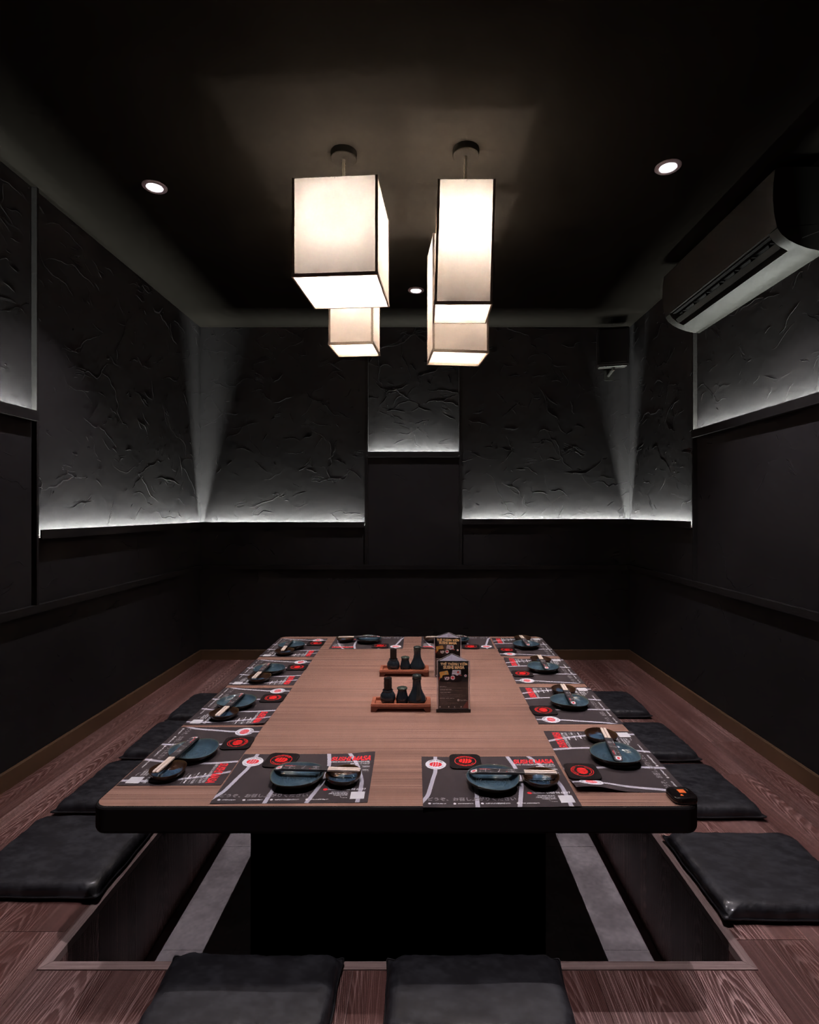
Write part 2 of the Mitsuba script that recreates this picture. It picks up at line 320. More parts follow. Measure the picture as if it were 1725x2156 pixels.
# ------------------------------------------------------------------ pendant lamps
def pendant(x, y, w, d, zb, zt, yaw, label, lean=0.0, bulb_dz=0.15):
    k = numbered('pendant_lamp'); tag(k, label, 'lamp', 'square fabric pendant lamps')
    h = (zt - zb)
    def fin(m):
        m = m.copy(); c, s = math.cos(math.radians(yaw)), math.sin(math.radians(yaw))
        v = np.array(m.vertices); v[:, 0] += lean * (v[:, 2] - h)
        v = np.column_stack([c * v[:, 0] - s * v[:, 1], s * v[:, 0] + c * v[:, 1], v[:, 2]]) + np.array([x, y, zb])
        return rm(M(v, m.faces))
    a, b = w / 2, d / 2
    cs = [(-a, -b), (a, -b), (a, b), (-a, b)]
    for i in range(4):
        (x0, y0), (x1, y1) = cs[i], cs[(i + 1) % 4]
        put(k + '__shade_panel', mikit.ply(fin(M([[x0, y0, 0.004], [x1, y1, 0.004], [x1, y1, h], [x0, y0, h]], [[0, 1, 2], [0, 2, 3]])), 'fabric'))
    t, s = 0.0045, 0.0012
    fc = (0.40, 0.33, 0.28)
    for (cx, cy) in cs:
        sx, sy = (1 if cx > 0 else -1), (1 if cy > 0 else -1)
        xs, ys = sorted((cx + sx * 0.002, cx - sx * 0.007)), sorted((cy + sy * 0.002, cy - sy * 0.007))
        m = cat(bx(*xs, *sorted((cy + sy * 0.0022, cy + sy * 0.0006)), 0, h), bx(*sorted((cx + sx * 0.0022, cx + sx * 0.0006)), *ys, 0, h))
        put(k + '__corner_strip', shape(fin(m), fc, 'vc_satin'))
    e = 0.004
    for i, m in enumerate((bx(-a - e, a + e, -b - e, -b + 0.002, -0.003, 0.009), bx(-a - e, a + e, b - 0.002, b + e, -0.003, 0.009),
                           bx(-a - e, -a + 0.002, -b + 0.002, b - 0.002, -0.003, 0.009), bx(a - 0.002, a + e, -b + 0.002, b - 0.002, -0.003, 0.009))):
        put(k + '__bottom_rail', shape(fin(m), fc, 'vc_satin'))
    m = cat(tube((-a, 0, h - 0.004), (a, 0, h - 0.004), 0.0022, 8), tube((0, -b, h - 0.004), (0, b, h - 0.004), 0.0022, 8))
    put(k + '__spider', shape(fin(m), (0.3, 0.28, 0.26), 'vc_metal'))
    put(k + '__stem', shape(fin(tube((0, 0, h - bulb_dz + 0.075), (0, 0, ZC - zb - 0.02), 0.0062, 16)), (0.42, 0.39, 0.34), 'vc_satin', True))
    m = lathe([(0.0, -0.028), (0.050, -0.028), (0.0525, -0.0255), (0.0525, 0.0)], 40); m.apply_translation((0, 0, ZC - zb - 0.0002))
    put(k + '__canopy', shape(fin(m), (0.0085, 0.0078, 0.007), 'vc_diffuse', False))
    put(k + '__socket', shape(fin(tube((0, 0, h - bulb_dz + 0.022), (0, 0, h - bulb_dz + 0.078), 0.010, 16)), (0.5, 0.48, 0.45), 'vc_satin'))
    m = lathe([(0.0001, 0.022), (0.009, 0.021), (0.014, 0.014), (0.014, -0.014), (0.009, -0.021), (0.0001, -0.023)], 20); m.apply_translation((0, 0, h - bulb_dz))
    m = fin(m)
    if np.einsum('ij,ij->i', m.face_normals, m.triangles_center - m.vertices.mean(0)).mean() < 0: m.invert()
    put(k + '__bulb', dict(mikit.ply(m, 'vc_matte', color=colour(m, (0.8, 0.8, 0.8))), emitter=glow(BULB, 1)))
pendant(-0.3155, 2.20, 0.320, 0.320, 2.0426, 2.411, -4, 'wide square pendant lamp, the front left of the four over the table', bulb_dz=0.13)
pendant(0.1700, 2.18, 0.216, 0.206, 1.950, 2.4237, 0, 'narrow tall pendant lamp, the front right of the four over the table', lean=0.028)
pendant(-0.330, 2.69, 0.210, 0.200, 1.955, 2.430, -5, 'small pendant lamp hanging behind and below the wide front left lamp')
pendant(0.1700, 2.68, 0.262, 0.232, 1.910, 2.460, 6, 'long pendant lamp hanging behind the narrow front right lamp')

# ------------------------------------------------------------------ air conditioner and loudspeaker
def air_conditioner():
    def put_w(key, m): put(key, mikit.ply(m, 'white_plastic', smooth=35))
    k = 'air_conditioner'; tag(k, 'white split air conditioner on the right wall under the ceiling', 'air conditioner')
    Y0, Y1 = 2.195, 3.206
    front = [(0.180, 2.546), (0.2085, 2.536), (0.2155, 2.48), (0.2175, 2.414), (0.2130, 2.36), (0.2005, 2.3014)]
    low = [(0.1995, 2.2990), (0.183, 2.274), (0.156, 2.252), (0.120, 2.2335), (0.080, 2.219), (0.032, 2.2085), (0.0, 2.2066)]
    def ext(poly, y0, y1):
        g = Polygon([(XR - d, z) for d, z in poly])
        m = trimesh.creation.extrude_polygon(g, y1 - y0, engine='earcut'); v = m.vertices
        return rm(M(np.column_stack([v[:, 0], y0 + v[:, 2], v[:, 1]]), m.faces))
    put_w(k + '__front_panel', ext([(0.0, 2.546)] + front[:-1] + [(0.2008, 2.3022), (0.19, 2.3040), (0.0, 2.32)], Y0, Y1))
    end = [(0.0, 2.318), (0.189, 2.302), (0.1995, 2.2990)] + low[1:]
    put_w(k + '__end_section', ext(end, Y0, Y0 + 0.055))
    put_w(k + '__end_section', ext(end, Y1 - 0.055, Y1))
    slot = [(0.0, 2.318), (0.13, 2.305), (0.125, 2.27), (0.118, 2.262), (0.120, 2.2335)] + low[4:]
    put_w(k + '__lower_shell', ext(slot, Y0 + 0.055, Y1 - 0.055))
    put(k + '__outlet_lining', shape(ext([(0.188, 2.302), (0.188, 2.296), (0.131, 2.296), (0.126, 2.27), (0.119, 2.262), (0.117, 2.2645), (0.122, 2.305)], Y0 + 0.056, Y1 - 0.056), (0.005, 0.005, 0.005), 'vc_matte'))
    b = [(0.146, 2.2465), (0.157, 2.262), (0.1635, 2.2695), (0.1655, 2.2680), (0.160, 2.2600), (0.149, 2.2445)]
    put_w(k + '__louver', ext(b, Y0 + 0.058, Y1 - 0.058))
    for i in range(7):
        y = Y0 + 0.12 + i * 0.128
        put(k + '__vane', shape(ext([(0.133, 2.292), (0.160, 2.292), (0.150, 2.262), (0.133, 2.262)], y, y + 0.002), (0.006, 0.006, 0.006), 'vc_satin'))
    put(k + '__end_cap_groove', shape(ext([(0.0, 2.30), (0.1, 2.262), (0.1, 2.258), (0.0, 2.296)], Y0 - 0.0006, Y0 + 0.001), (0.1, 0.1, 0.1), 'vc_satin'))
air_conditioner()
tag('loudspeaker', 'small black loudspeaker high in the far right corner', 'speaker')
def spk(m):
    m = m.copy(); m.apply_transform(trimesh.transformations.rotation_matrix(math.radians(-14), (0, 0, 1)) @ trimesh.transformations.rotation_matrix(math.radians(8), (1, 0, 0)))
    m.apply_translation((1.435, YB - 0.165, 2.395)); return rm(m)
cab = loft([at(ring(-0.108, 0.108, -0.062, 0.075, 0.018, 5), -0.138), at(ring(-0.112, 0.112, -0.078, 0.075, 0.02, 5), -0.128),
            at(ring(-0.115, 0.115, -0.084, 0.075, 0.02, 5), 0.0), at(ring(-0.112, 0.112, -0.078, 0.075, 0.02, 5), 0.128), at(ring(-0.108, 0.108, -0.062, 0.075, 0.018, 5), 0.138)])
put('loudspeaker__cabinet', shape(spk(cab), (0.006, 0.005, 0.005), 'vc_diffuse'))
put('loudspeaker__grille', shape(spk(bevel(-0.094, 0.094, -0.0865, -0.08, -0.118, 0.118, 0.003)), (0.006, 0.005, 0.005), 'vc_diffuse'))
put('loudspeaker__bottom_plate', shape(spk(bevel(-0.10, 0.10, -0.068, 0.06, -0.146, -0.137, 0.003)), (0.03, 0.03, 0.027), 'vc_satin'))
put('loudspeaker__bracket', shape(rm(cat(tube((1.445, YB - 0.16, 2.232), (1.46, YB - 0.004, 2.222), 0.011, 10), tube((1.443, YB - 0.165, 2.222), (1.443, YB - 0.165, 2.262), 0.012, 10), wbox('wall_back', 1.425, 1.495, 2.185, 2.265, 0, 0.008))), (0.02, 0.02, 0.018), 'vc_satin'))

# ------------------------------------------------------------------ table
ZT, ZS = H - 0.779, H - 0.779 - 0.0726
TX0, TX1, TY0, TY1 = -0.880, 0.742, 1.437, 3.409
tag('low_table', 'large low table with walnut top and thick black edge over the pit', 'table')
rr = lambda i, r: ring(TX0 + i, TX1 - i, TY0 + i, TY1 - i, r, 10)
put('low_table__edge_band', shape(loft([at(rr(0.010, 0.037), ZS), at(rr(0.003, 0.044), ZS + 0.003), at(rr(0, 0.047), ZS + 0.010), at(rr(0, 0.047), ZT - 0.006), at(rr(0.0025, 0.0445), ZT - 0.0018), at(rr(0.0075, 0.0395), ZT - 0.0002)], cap1=True), (0.009, 0.0075, 0.008), 'vc_matte', False))
put('low_table__tabletop', mikit.ply(loft([at(rr(0.0078, 0.039), ZT - 0.003), at(rr(0.0078, 0.039), ZT)], cap0=False), 'walnut'))
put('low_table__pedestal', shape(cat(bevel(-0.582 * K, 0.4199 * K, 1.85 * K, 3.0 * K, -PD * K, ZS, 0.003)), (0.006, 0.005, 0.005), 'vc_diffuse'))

# ------------------------------------------------------------------ floor cushions
def cushion(x, y, w, d, rot, label, seed):
    k = numbered('floor_cushion'); tag(k, label, 'cushion', 'black leather floor cushions around the table')
    r0 = random.Random(seed); q8 = 72
    a, b = w / 2, d / 2
    ph = [r0.random() * 6.3 for _ in range(6)]
    def outline(inset, rad):      # rounded rectangle with extra points along its sides
        p = []
        X, Y = a - inset, b - inset; rad = min(rad, X * 0.95, Y * 0.95)
        for cx, cy, a0, nx, ny in ((X - rad, Y - rad, 0, -1, 0), (-X + rad, Y - rad, 90, 0, -1), (-X + rad, -Y + rad, 180, 1, 0), (X - rad, -Y + rad, 270, 0, 1)):
            for t in np.linspace(0, 90, 9): p.append((cx + rad * math.cos(math.radians(a0 + t)), cy + rad * math.sin(math.radians(a0 + t))))
            L = 2 * (X - rad) if nx else 2 * (Y - rad); e = p[-1]
            for t in np.linspace(0, 1, q8 + 2)[1:-1]: p.append((e[0] + nx * L * t, e[1] + ny * L * t))
        return np.array(p)
    def rg(inset, z, rad, ear=0.0, lift=0.0, waist=0.0, zw=0.0):
        p = outline(inset, rad); u, v = p[:, 0] / a, p[:, 1] / b
        cn = np.clip(np.minimum(np.abs(u), np.abs(v)) * 1.02, 0, 1) ** 10                  # 1 at the corners
        p = p * (1 + ear * cn)[:, None]
        p[:, 0] *= 1 - waist * (1 - v ** 2); p[:, 1] *= 1 - waist * (1 - u ** 2)           # sides drawn in a little
        p[:, 0] += 0.0022 * np.sin(3 * v + ph[0]) + 0.0012 * np.sin(9 * v + ph[1]); p[:, 1] += 0.0022 * np.sin(3 * u + ph[2]) + 0.0012 * np.sin(8 * u + ph[3])
        return np.column_stack([p, z + lift * cn + zw * (np.sin(4.1 * u + ph[4]) + np.sin(3.3 * v + ph[5]))])
    def wrinkle(g, amt, row):
        o = g[:, :2] / np.linalg.norm(g[:, :2], axis=1, keepdims=True)
        e = meshkit.fbm(np.column_stack([g[:, 0] * 75 + seed, g[:, 1] * 75, np.full(len(g), row * 0.35)]), 2) - 0.5
        g[:, :2] += o * (amt * e)[:, None]; g[:, 2] += amt * 0.6 * e
        return g
    rings = [rg(0.12, 0.0, 0.06), rg(0.030, 0.0, 0.03), rg(0.012, 0.004, 0.02), rg(0.002, 0.0095, 0.012, 0.02, 0.006, 0.012), rg(0.0, 0.0130, 0.010, 0.026, 0.006, 0.012), rg(0.0022, 0.0150, 0.012, 0.02, 0.005, 0.012),
             rg(0.0032, 0.0180, 0.016, 0.010, 0.0, 0.010), rg(0.0035, 0.0260, 0.022, 0.0, -0.004, 0.008), rg(0.0065, 0.0350, 0.026, 0, -0.006, 0.007), rg(0.0125, 0.0420, 0.030, 0, -0.006, 0.006, 0.0003), rg(0.0210, 0.0465, 0.034, 0, -0.005, 0.005, 0.0005),
             rg(0.034, 0.0490, 0.04, 0, -0.002, 0.003, 0.0007), rg(0.06, 0.0500, 0.05, 0, 0, 0, 0.001), rg(0.10, 0.0505, 0.06, 0, 0, 0, 0.0013), rg(0.15, 0.0505, 0.05, 0, 0, 0, 0.0012), rg(0.185, 0.0504, 0.02)]
    rings = [wrinkle(g, am, i) for i, (g, am) in enumerate(zip(rings, [0, 0, 0, 0, 0, .0008, .002, .0042, .0054, .0050, .0036, .0018, .0006, 0, 0, 0]))]
    def world(m):
        c, s = math.cos(math.radians(rot)), math.sin(math.radians(rot)); v = m.vertices
        return M(np.column_stack([c * v[:, 0] - s * v[:, 1] + x, s * v[:, 0] + c * v[:, 1] + y, v[:, 2] + 0.0006]), m.faces)
    put(k + '__cover', mikit.ply(world(loft(rings)), 'leather', smooth=True))
    base = rings[4]; n = len(base)
    o = base[:, :2] / np.linalg.norm(base[:, :2], axis=1, keepdims=True); pv, pf = [], []
    for j in range(6):
        aa = j * math.pi / 3
        pv.append(np.column_stack([base[:, :2] + o * (0.0012 + 0.0024 * math.cos(aa)), base[:, 2] + 0.0024 * math.sin(aa)]))
    i = np.arange(n); jn = (i + 1) % n
    for j in range(6):
        q, r = j * n, (j + 1) % 6 * n
        pf += [np.stack([q + i, q + jn, r + jn], 1), np.stack([q + i, r + jn, r + i], 1)]
    put(k + '__piping', shape(world(M(np.vstack(pv), np.vstack(pf))), (0.016, 0.015, 0.017), 'vc_satin', True))
def cush(x0, x1, y0, y1, rot, label, seed): cushion((x0 + x1) / 2 * K, (y0 + y1) / 2 * K, (x1 - x0) * K, (y1 - y0) * K, rot, label, seed)
cush(-0.634, -0.207, 1.00, 1.392, -1.0, 'black leather floor cushion at the near end, left of the two there', 1)
cush(-0.088, 0.342, 1.00, 1.390, -0.3, 'black leather floor cushion at the near end, right of the two there', 2)
for i, (y0, y1, w) in enumerate(((1.62, 2.02, 'nearest'), (2.08, 2.465, 'second from the front'), (2.535, 2.925, 'third from the front'), (2.985, 3.37, 'farthest, mostly hidden by the table'))):
    cush(-1.405, -0.965, y0, y1, 0.5, 'black leather floor cushion left of the table, %s' % w, 3 + i)
for i, (y0, y1, w) in enumerate(((1.529, 1.915, 'nearest, with glossy front edge'), (2.045, 2.432, 'second from the front'), (2.515, 2.91, 'third from the front'), (3.05, 3.41, 'farthest and darkest'))):
    cush(0.850, 1.285, y0, y1, -0.3, 'black leather floor cushion right of the table, %s' % w, 10 + i)

# ------------------------------------------------------------------ lettering and flat print
JP = "10,10 11,16 13,20 20,28 12,46 13,49 18,51 19,50 28,33 47,43 45,48 46,50 49,51 52,51 53,52 56,54 59,52 63,45 62,42 57,41 52,38 50,38 50,36 47,34 30,25 21,18 18,13 19,8 25,5 38,4 53,6 53,-2 42,-4 26,-4 19,-2 12,3|9,31 10,33 31,37 39,37 44,35 50,30 52,26 53,18 51,13 48,8 40,1 29,-3 22,-4 18,2 32,6 40,11 44,17 44,25 38,29 30,29 12,24;17,45 19,52 47,49 48,48 46,41|4,20 4,27 16,29 31,42 14,42 14,49 44,51 48,46 46,43 48,43 49,44 54,45 60,36 58,34 53,33 52,32 55,30 55,24 36,22 31,20 28,15 27,11 30,7 38,4 47,4 47,2 45,-4 31,-3 26,-1 22,3 19,12 22,21/41,40 30,30 36,30 46,32|2,10 2,12 8,16 20,5 23,0 19,-4 17,-5|43,40 45,45 47,46 58,39 62,35 60,31 58,30;5,9 8,16 12,19 19,24 20,30 19,33 7,34 6,40 7,41 19,41 19,52 20,53 27,53 28,52 27,42 37,44 40,44 40,43 40,37 27,34 27,27 42,28 48,27 54,23 57,16 57,11 54,4 48,0 40,-3 33,-3 31,4 43,6 48,10 49,13 48,17 44,20 36,21 27,19 27,2 25,-1 22,-3 16,-3 10,1 7,3/13,9 17,5 19,6 19,15 14,11|1,25 16,32 20,37 23,43 6,44 5,50 6,51 56,51 57,45 55,33 54,28 50,24 55,22 55,-6 48,-6 47,-4 18,-4 17,-6 16,-7 11,-6 10,20 4,19/26,31 18,23 35,23 34,30 35,31 46,31 48,36 48,44 32,44/46,4 47,15 18,15 18,4|14,9 14,51 23,51 22,10 23,7 28,4 39,5 45,8 54,17 58,12 59,10 52,3 45,-2 36,-4 26,-4 20,-2 16,2|2,-3 2,4 3,4 26,5 27,54 33,54 34,53 34,35 56,35 58,34 58,28 57,27 34,27 34,5 61,4 62,3 61,-3|43,41 48,44 45,50 46,52 49,53 52,53 53,54 56,56 58,55 64,46 59,43 57,44 56,42 53,39 60,25 62,20 62,19 57,16 55,17 51,27 43,40;4,29 3,36 4,37 18,38 20,51 25,52 28,51 27,39 35,39 40,37 43,33 44,28 42,8 40,2 36,-2 32,-3 23,-3 21,-2 20,2 20,5 31,5 33,8 35,16 36,28 35,30 32,32 27,31 25,30 19,13 11,-3 4,-1 4,0 10,12 16,30|12,20 13,35 15,52 23,52 22,42 27,46 33,49 42,48 48,42 52,31 51,17 46,7 39,1 30,-3 23,-4 19,1 20,3 27,4 34,7 39,11 42,16 44,22 43,32 41,38 38,41 32,41 26,35 21,26 20,14 14,13|12,24 13,29 17,32 33,46 40,53 41,53 46,49 46,47 24,28 21,24 43,6 48,1 48,0 43,-5 41,-5 34,2 18,16|44,46 45,48 48,49 50,49 52,50 56,52 62,42 58,39 55,39 54,38 49,36;26,10 29,16 34,16 35,7 36,6 40,4 56,5 57,5 57,-2 47,-4 37,-3 32,-2 28,2;31,31 35,32 56,31 56,25 32,24;4,33 3,40 4,41 18,41 19,51 26,51 28,50 27,42 38,43 37,36 25,33 18,9 12,-5 6,-3 4,-1 9,10 16,33|9,36 9,42 33,41 31,50 31,51 32,52 38,53 39,52 42,42 54,45 55,45 56,42 56,37 45,35 48,27 53,20 50,15 33,17 33,23 41,23 36,33 14,34 10,34;11,8 11,14 12,19 14,22 16,23 21,21 18,14 19,8 21,6 28,4 40,4 49,5 50,-1 47,-3 39,-4 24,-3 16,0 13,3|41,41 42,43 48,44 51,40 58,23 60,12 59,10 54,8 53,8 48,27;8,22 7,46 15,46 16,20 19,11 21,8 23,7 26,10 30,20 32,20 36,14 32,5 26,-1 21,-2 17,0 11,7"
_txt = {}
def text2d(s, h, bold=False):
    key = (s, bold)
    if key not in _txt:
        m = meshkit.text_mesh(s, 0.01, 0.002, bold); keep = m.face_normals[:, 2] > 0.9
        v, f = np.array(m.vertices)[:, :2], np.array(m.faces)[keep]; u, inv = np.unique(f, return_inverse=True)
        _txt[key] = (v[u], inv.reshape(f.shape))
    v, f = _txt[key]
    return v * (h / 0.01), f
def poly2d(g):
    v, f = trimesh.creation.triangulate_polygon(g, engine='earcut'); v, f = np.asarray(v), np.asarray(f)
    a = v[f[:, 1]] - v[f[:, 0]]; b = v[f[:, 2]] - v[f[:, 0]]
    fl = a[:, 0] * b[:, 1] - a[:, 1] * b[:, 0] < 0; f = np.where(fl[:, None], f[:, ::-1], f)
    return v, f
def jp2d(h):
    V, F, n, x = [], [], 0, 0.0
    for g in JP.split('|'):
        for p in g.split(';'):
            r = [[tuple(map(float, q.split(','))) for q in ringt.split(' ')] for ringt in p.split('/')]
            v, f = poly2d(Polygon(r[0], r[1:])); V.append(v + np.array([x, 0])); F.append(f + n); n += len(v)
        x += 64 if g is not JP.split('|')[3] else 38
    return np.vstack(V) * h / 60, np.vstack(F)
class Print:
    def __init__(self, cut=0.009): self.V, self.F, self.C, self.Z, self.n, self.cut = [], [], [], [], 0, cut
    def add(self, vf, c, z):
        v, f = vf
        if max(np.ptp(v[:, 0]), np.ptp(v[:, 1])) > 0.012 and len(f) < 400 and self.cut:
            v, f = trimesh.remesh.subdivide_to_size(np.column_stack([v, np.zeros(len(v))]), f, self.cut); v = v[:, :2]
        self.V.append(v); self.F.append(f + self.n); self.n += len(v); self.C.append(np.tile(np.asarray(c, float), (len(v), 1))); self.Z.append(np.full(len(v), z))
    def text(self, s, x, y, h, c, z, right=False, width=None, bold=False, shear=0.0, rot=0):
        v, f = text2d(s, h, bold); v = v - np.array([v[:, 0].min(), 0])
        if width: v = v * np.array([width / v[:, 0].max(), 1])
        v = np.column_stack([v[:, 0] + shear * v[:, 1], v[:, 1]])
        if right: v = v - np.array([v[:, 0].max(), 0])
        self.add((v + np.array([x, y]), f), c, z)
    def disc(self, x, y, r, c, z, n=28, ry=None):
        t = np.arange(n) * 2 * math.pi / n
        v = np.vstack([[[x, y]], np.column_stack([x + r * np.cos(t), y + (ry or r) * np.sin(t)])]); i = np.arange(n)
        self.add((v, np.stack([i * 0, 1 + i, 1 + (i + 1) % n], 1)), c, z)
    def annulus(self, x, y, r0, r1, c, z, n=40):
        t = np.arange(n) * 2 * math.pi / n; u = np.column_stack([np.cos(t), np.sin(t)]); i = np.arange(n); j = (i + 1) % n
        v = np.vstack([u * r0, u * r1]) + np.array([x, y]); self.add((v, np.vstack([np.stack([i, n + i, n + j], 1), np.stack([i, n + j, j], 1)])), c, z)
    def quad(self, x0, x1, y0, y1, c, z): self.add((np.array([[x0, y0], [x1, y0], [x1, y1], [x0, y1]]), np.array([[0, 1, 2], [0, 2, 3]])), c, z)
    def poly(self, pts, c, z): self.add(poly2d(Polygon(pts)), c, z)
    def stroke(self, pts, w, c, z, clip=None):
        from shapely.geometry import LineString
        g = LineString(pts).buffer(w / 2, cap_style=2, join_style=1, resolution=4)
        if clip is not None: g = g.intersection(clip)
        for q in getattr(g, 'geoms', [g]):
            if not q.is_empty and q.area > 1e-9: self.add(poly2d(q), c, z)
    def arc(self, s, x, y, r, h, c, z, top=True, bold=True, span=None):
        v, f = text2d(s, h, bold); w = v[:, 0].max()
        a = (v[:, 0] - w / 2) / r * ((span / (w / r)) if span else 1)
        if top: q = np.column_stack([np.sin(a), np.cos(a)]) * (r + v[:, 1:2])
        else: q = np.column_stack([np.sin(a), -np.cos(a)]) * (r + h - v[:, 1:2])
        self.add((q + np.array([x, y]), f), c, z)
    def greek(self, x, y, w, h, c, z, seed, right=False):
        """A line of print too small to be read: rows of tiny word-long strokes."""
        r0 = random.Random(seed); p = 0.0
        while p < w:
            L = h * (1.2 + 3.2 * r0.random()); L = min(L, w - p)
            self.quad(x + p - (w if right else 0), x + p + L - (w if right else 0), y, y + h * (0.45 + 0.2 * r0.random()), c, z); p += L + h * 0.55
    def logo(self, x, y, r, z, plate=(0.74, 0.72, 0.76), red=(0.66, 0.035, 0.048), ink=(0.03, 0.025, 0.028), small=False, ringed=False):
        if not ringed: self.disc(x, y, r, plate, z)
        else: self.annulus(x, y, r * 0.94, r, red, z)
        rr_ = r * 0.60
        t = np.linspace(0, 2 * math.pi, 30)[:-1]
        blob = Polygon(np.column_stack([x + rr_ * np.sign(np.cos(t)) * np.abs(np.cos(t)) ** 0.9, y + 0.80 * rr_ * np.sin(t)]))
        if not small:
            for q in (-0.42, 0.02, 0.42):      # pale bands across the red roll
                u = np.linspace(-1, 1, 9)
                from shapely.geometry import LineString
                blob = blob.difference(LineString(np.column_stack([x + rr_ * (q + 0.16 * u - 0.14 * u * u), y + 0.95 * rr_ * u])).buffer(rr_ * 0.045))
        for g in getattr(blob, 'geoms', [blob]): self.add(poly2d(g), red, z + 0.00006)
        if not small:
            self.arc('SUSHI MASA', x, y, r * 0.70, r * 0.21, red if ringed else ink, z + 0.00006, True, True, span=2.0)
            r0 = random.Random(3); a = -1.05
            while a < 1.05:
                da = 0.06 + 0.08 * r0.random()
                q = np.array([[math.sin(b) * rr2, -math.cos(b) * rr2] for b, rr2 in ((a, r * 0.84), (a, r * 0.74), (a + da, r * 0.74), (a + da, r * 0.84))]) + np.array([x, y])
                self.add((q, np.array([[0, 1, 2], [0, 2, 3], [2, 1, 0], [3, 2, 0]])), red if ringed else (0.35, 0.34, 0.36), z + 0.00006); a += da + 0.05
    def heavy(self, s, x, y, h, c, z, width, d):
        for dx, dy in ((0, 0), (d, d), (-d, -d), (d, -d), (-d, d)): self.text(s, x + dx, y + dy, h, c, z, width=width, bold=True)
    def mesh(self, fn):
        v, c, z = np.vstack(self.V), np.vstack(self.C), np.concatenate(self.Z)
        return M(fn(v, z), np.vstack(self.F)), c
def ribbon(pts, n=14):
    """Smooth curve through the points (Catmull-Rom)."""
    p = np.array(pts, float); p = np.vstack([2 * p[0] - p[1], p, 2 * p[-1] - p[-2]]); out = []
    for i in range(1, len(p) - 2):
        for t in np.linspace(0, 1, n, endpoint=False):
            out.append(0.5 * (2 * p[i] + (p[i + 1] - p[i - 1]) * t + (2 * p[i - 1] - 5 * p[i] + 4 * p[i + 1] - p[i + 2]) * t ** 2 + (3 * p[i] - p[i - 1] - 3 * p[i + 1] + p[i + 2]) * t ** 3))
    return np.array(out + [p[-2]])

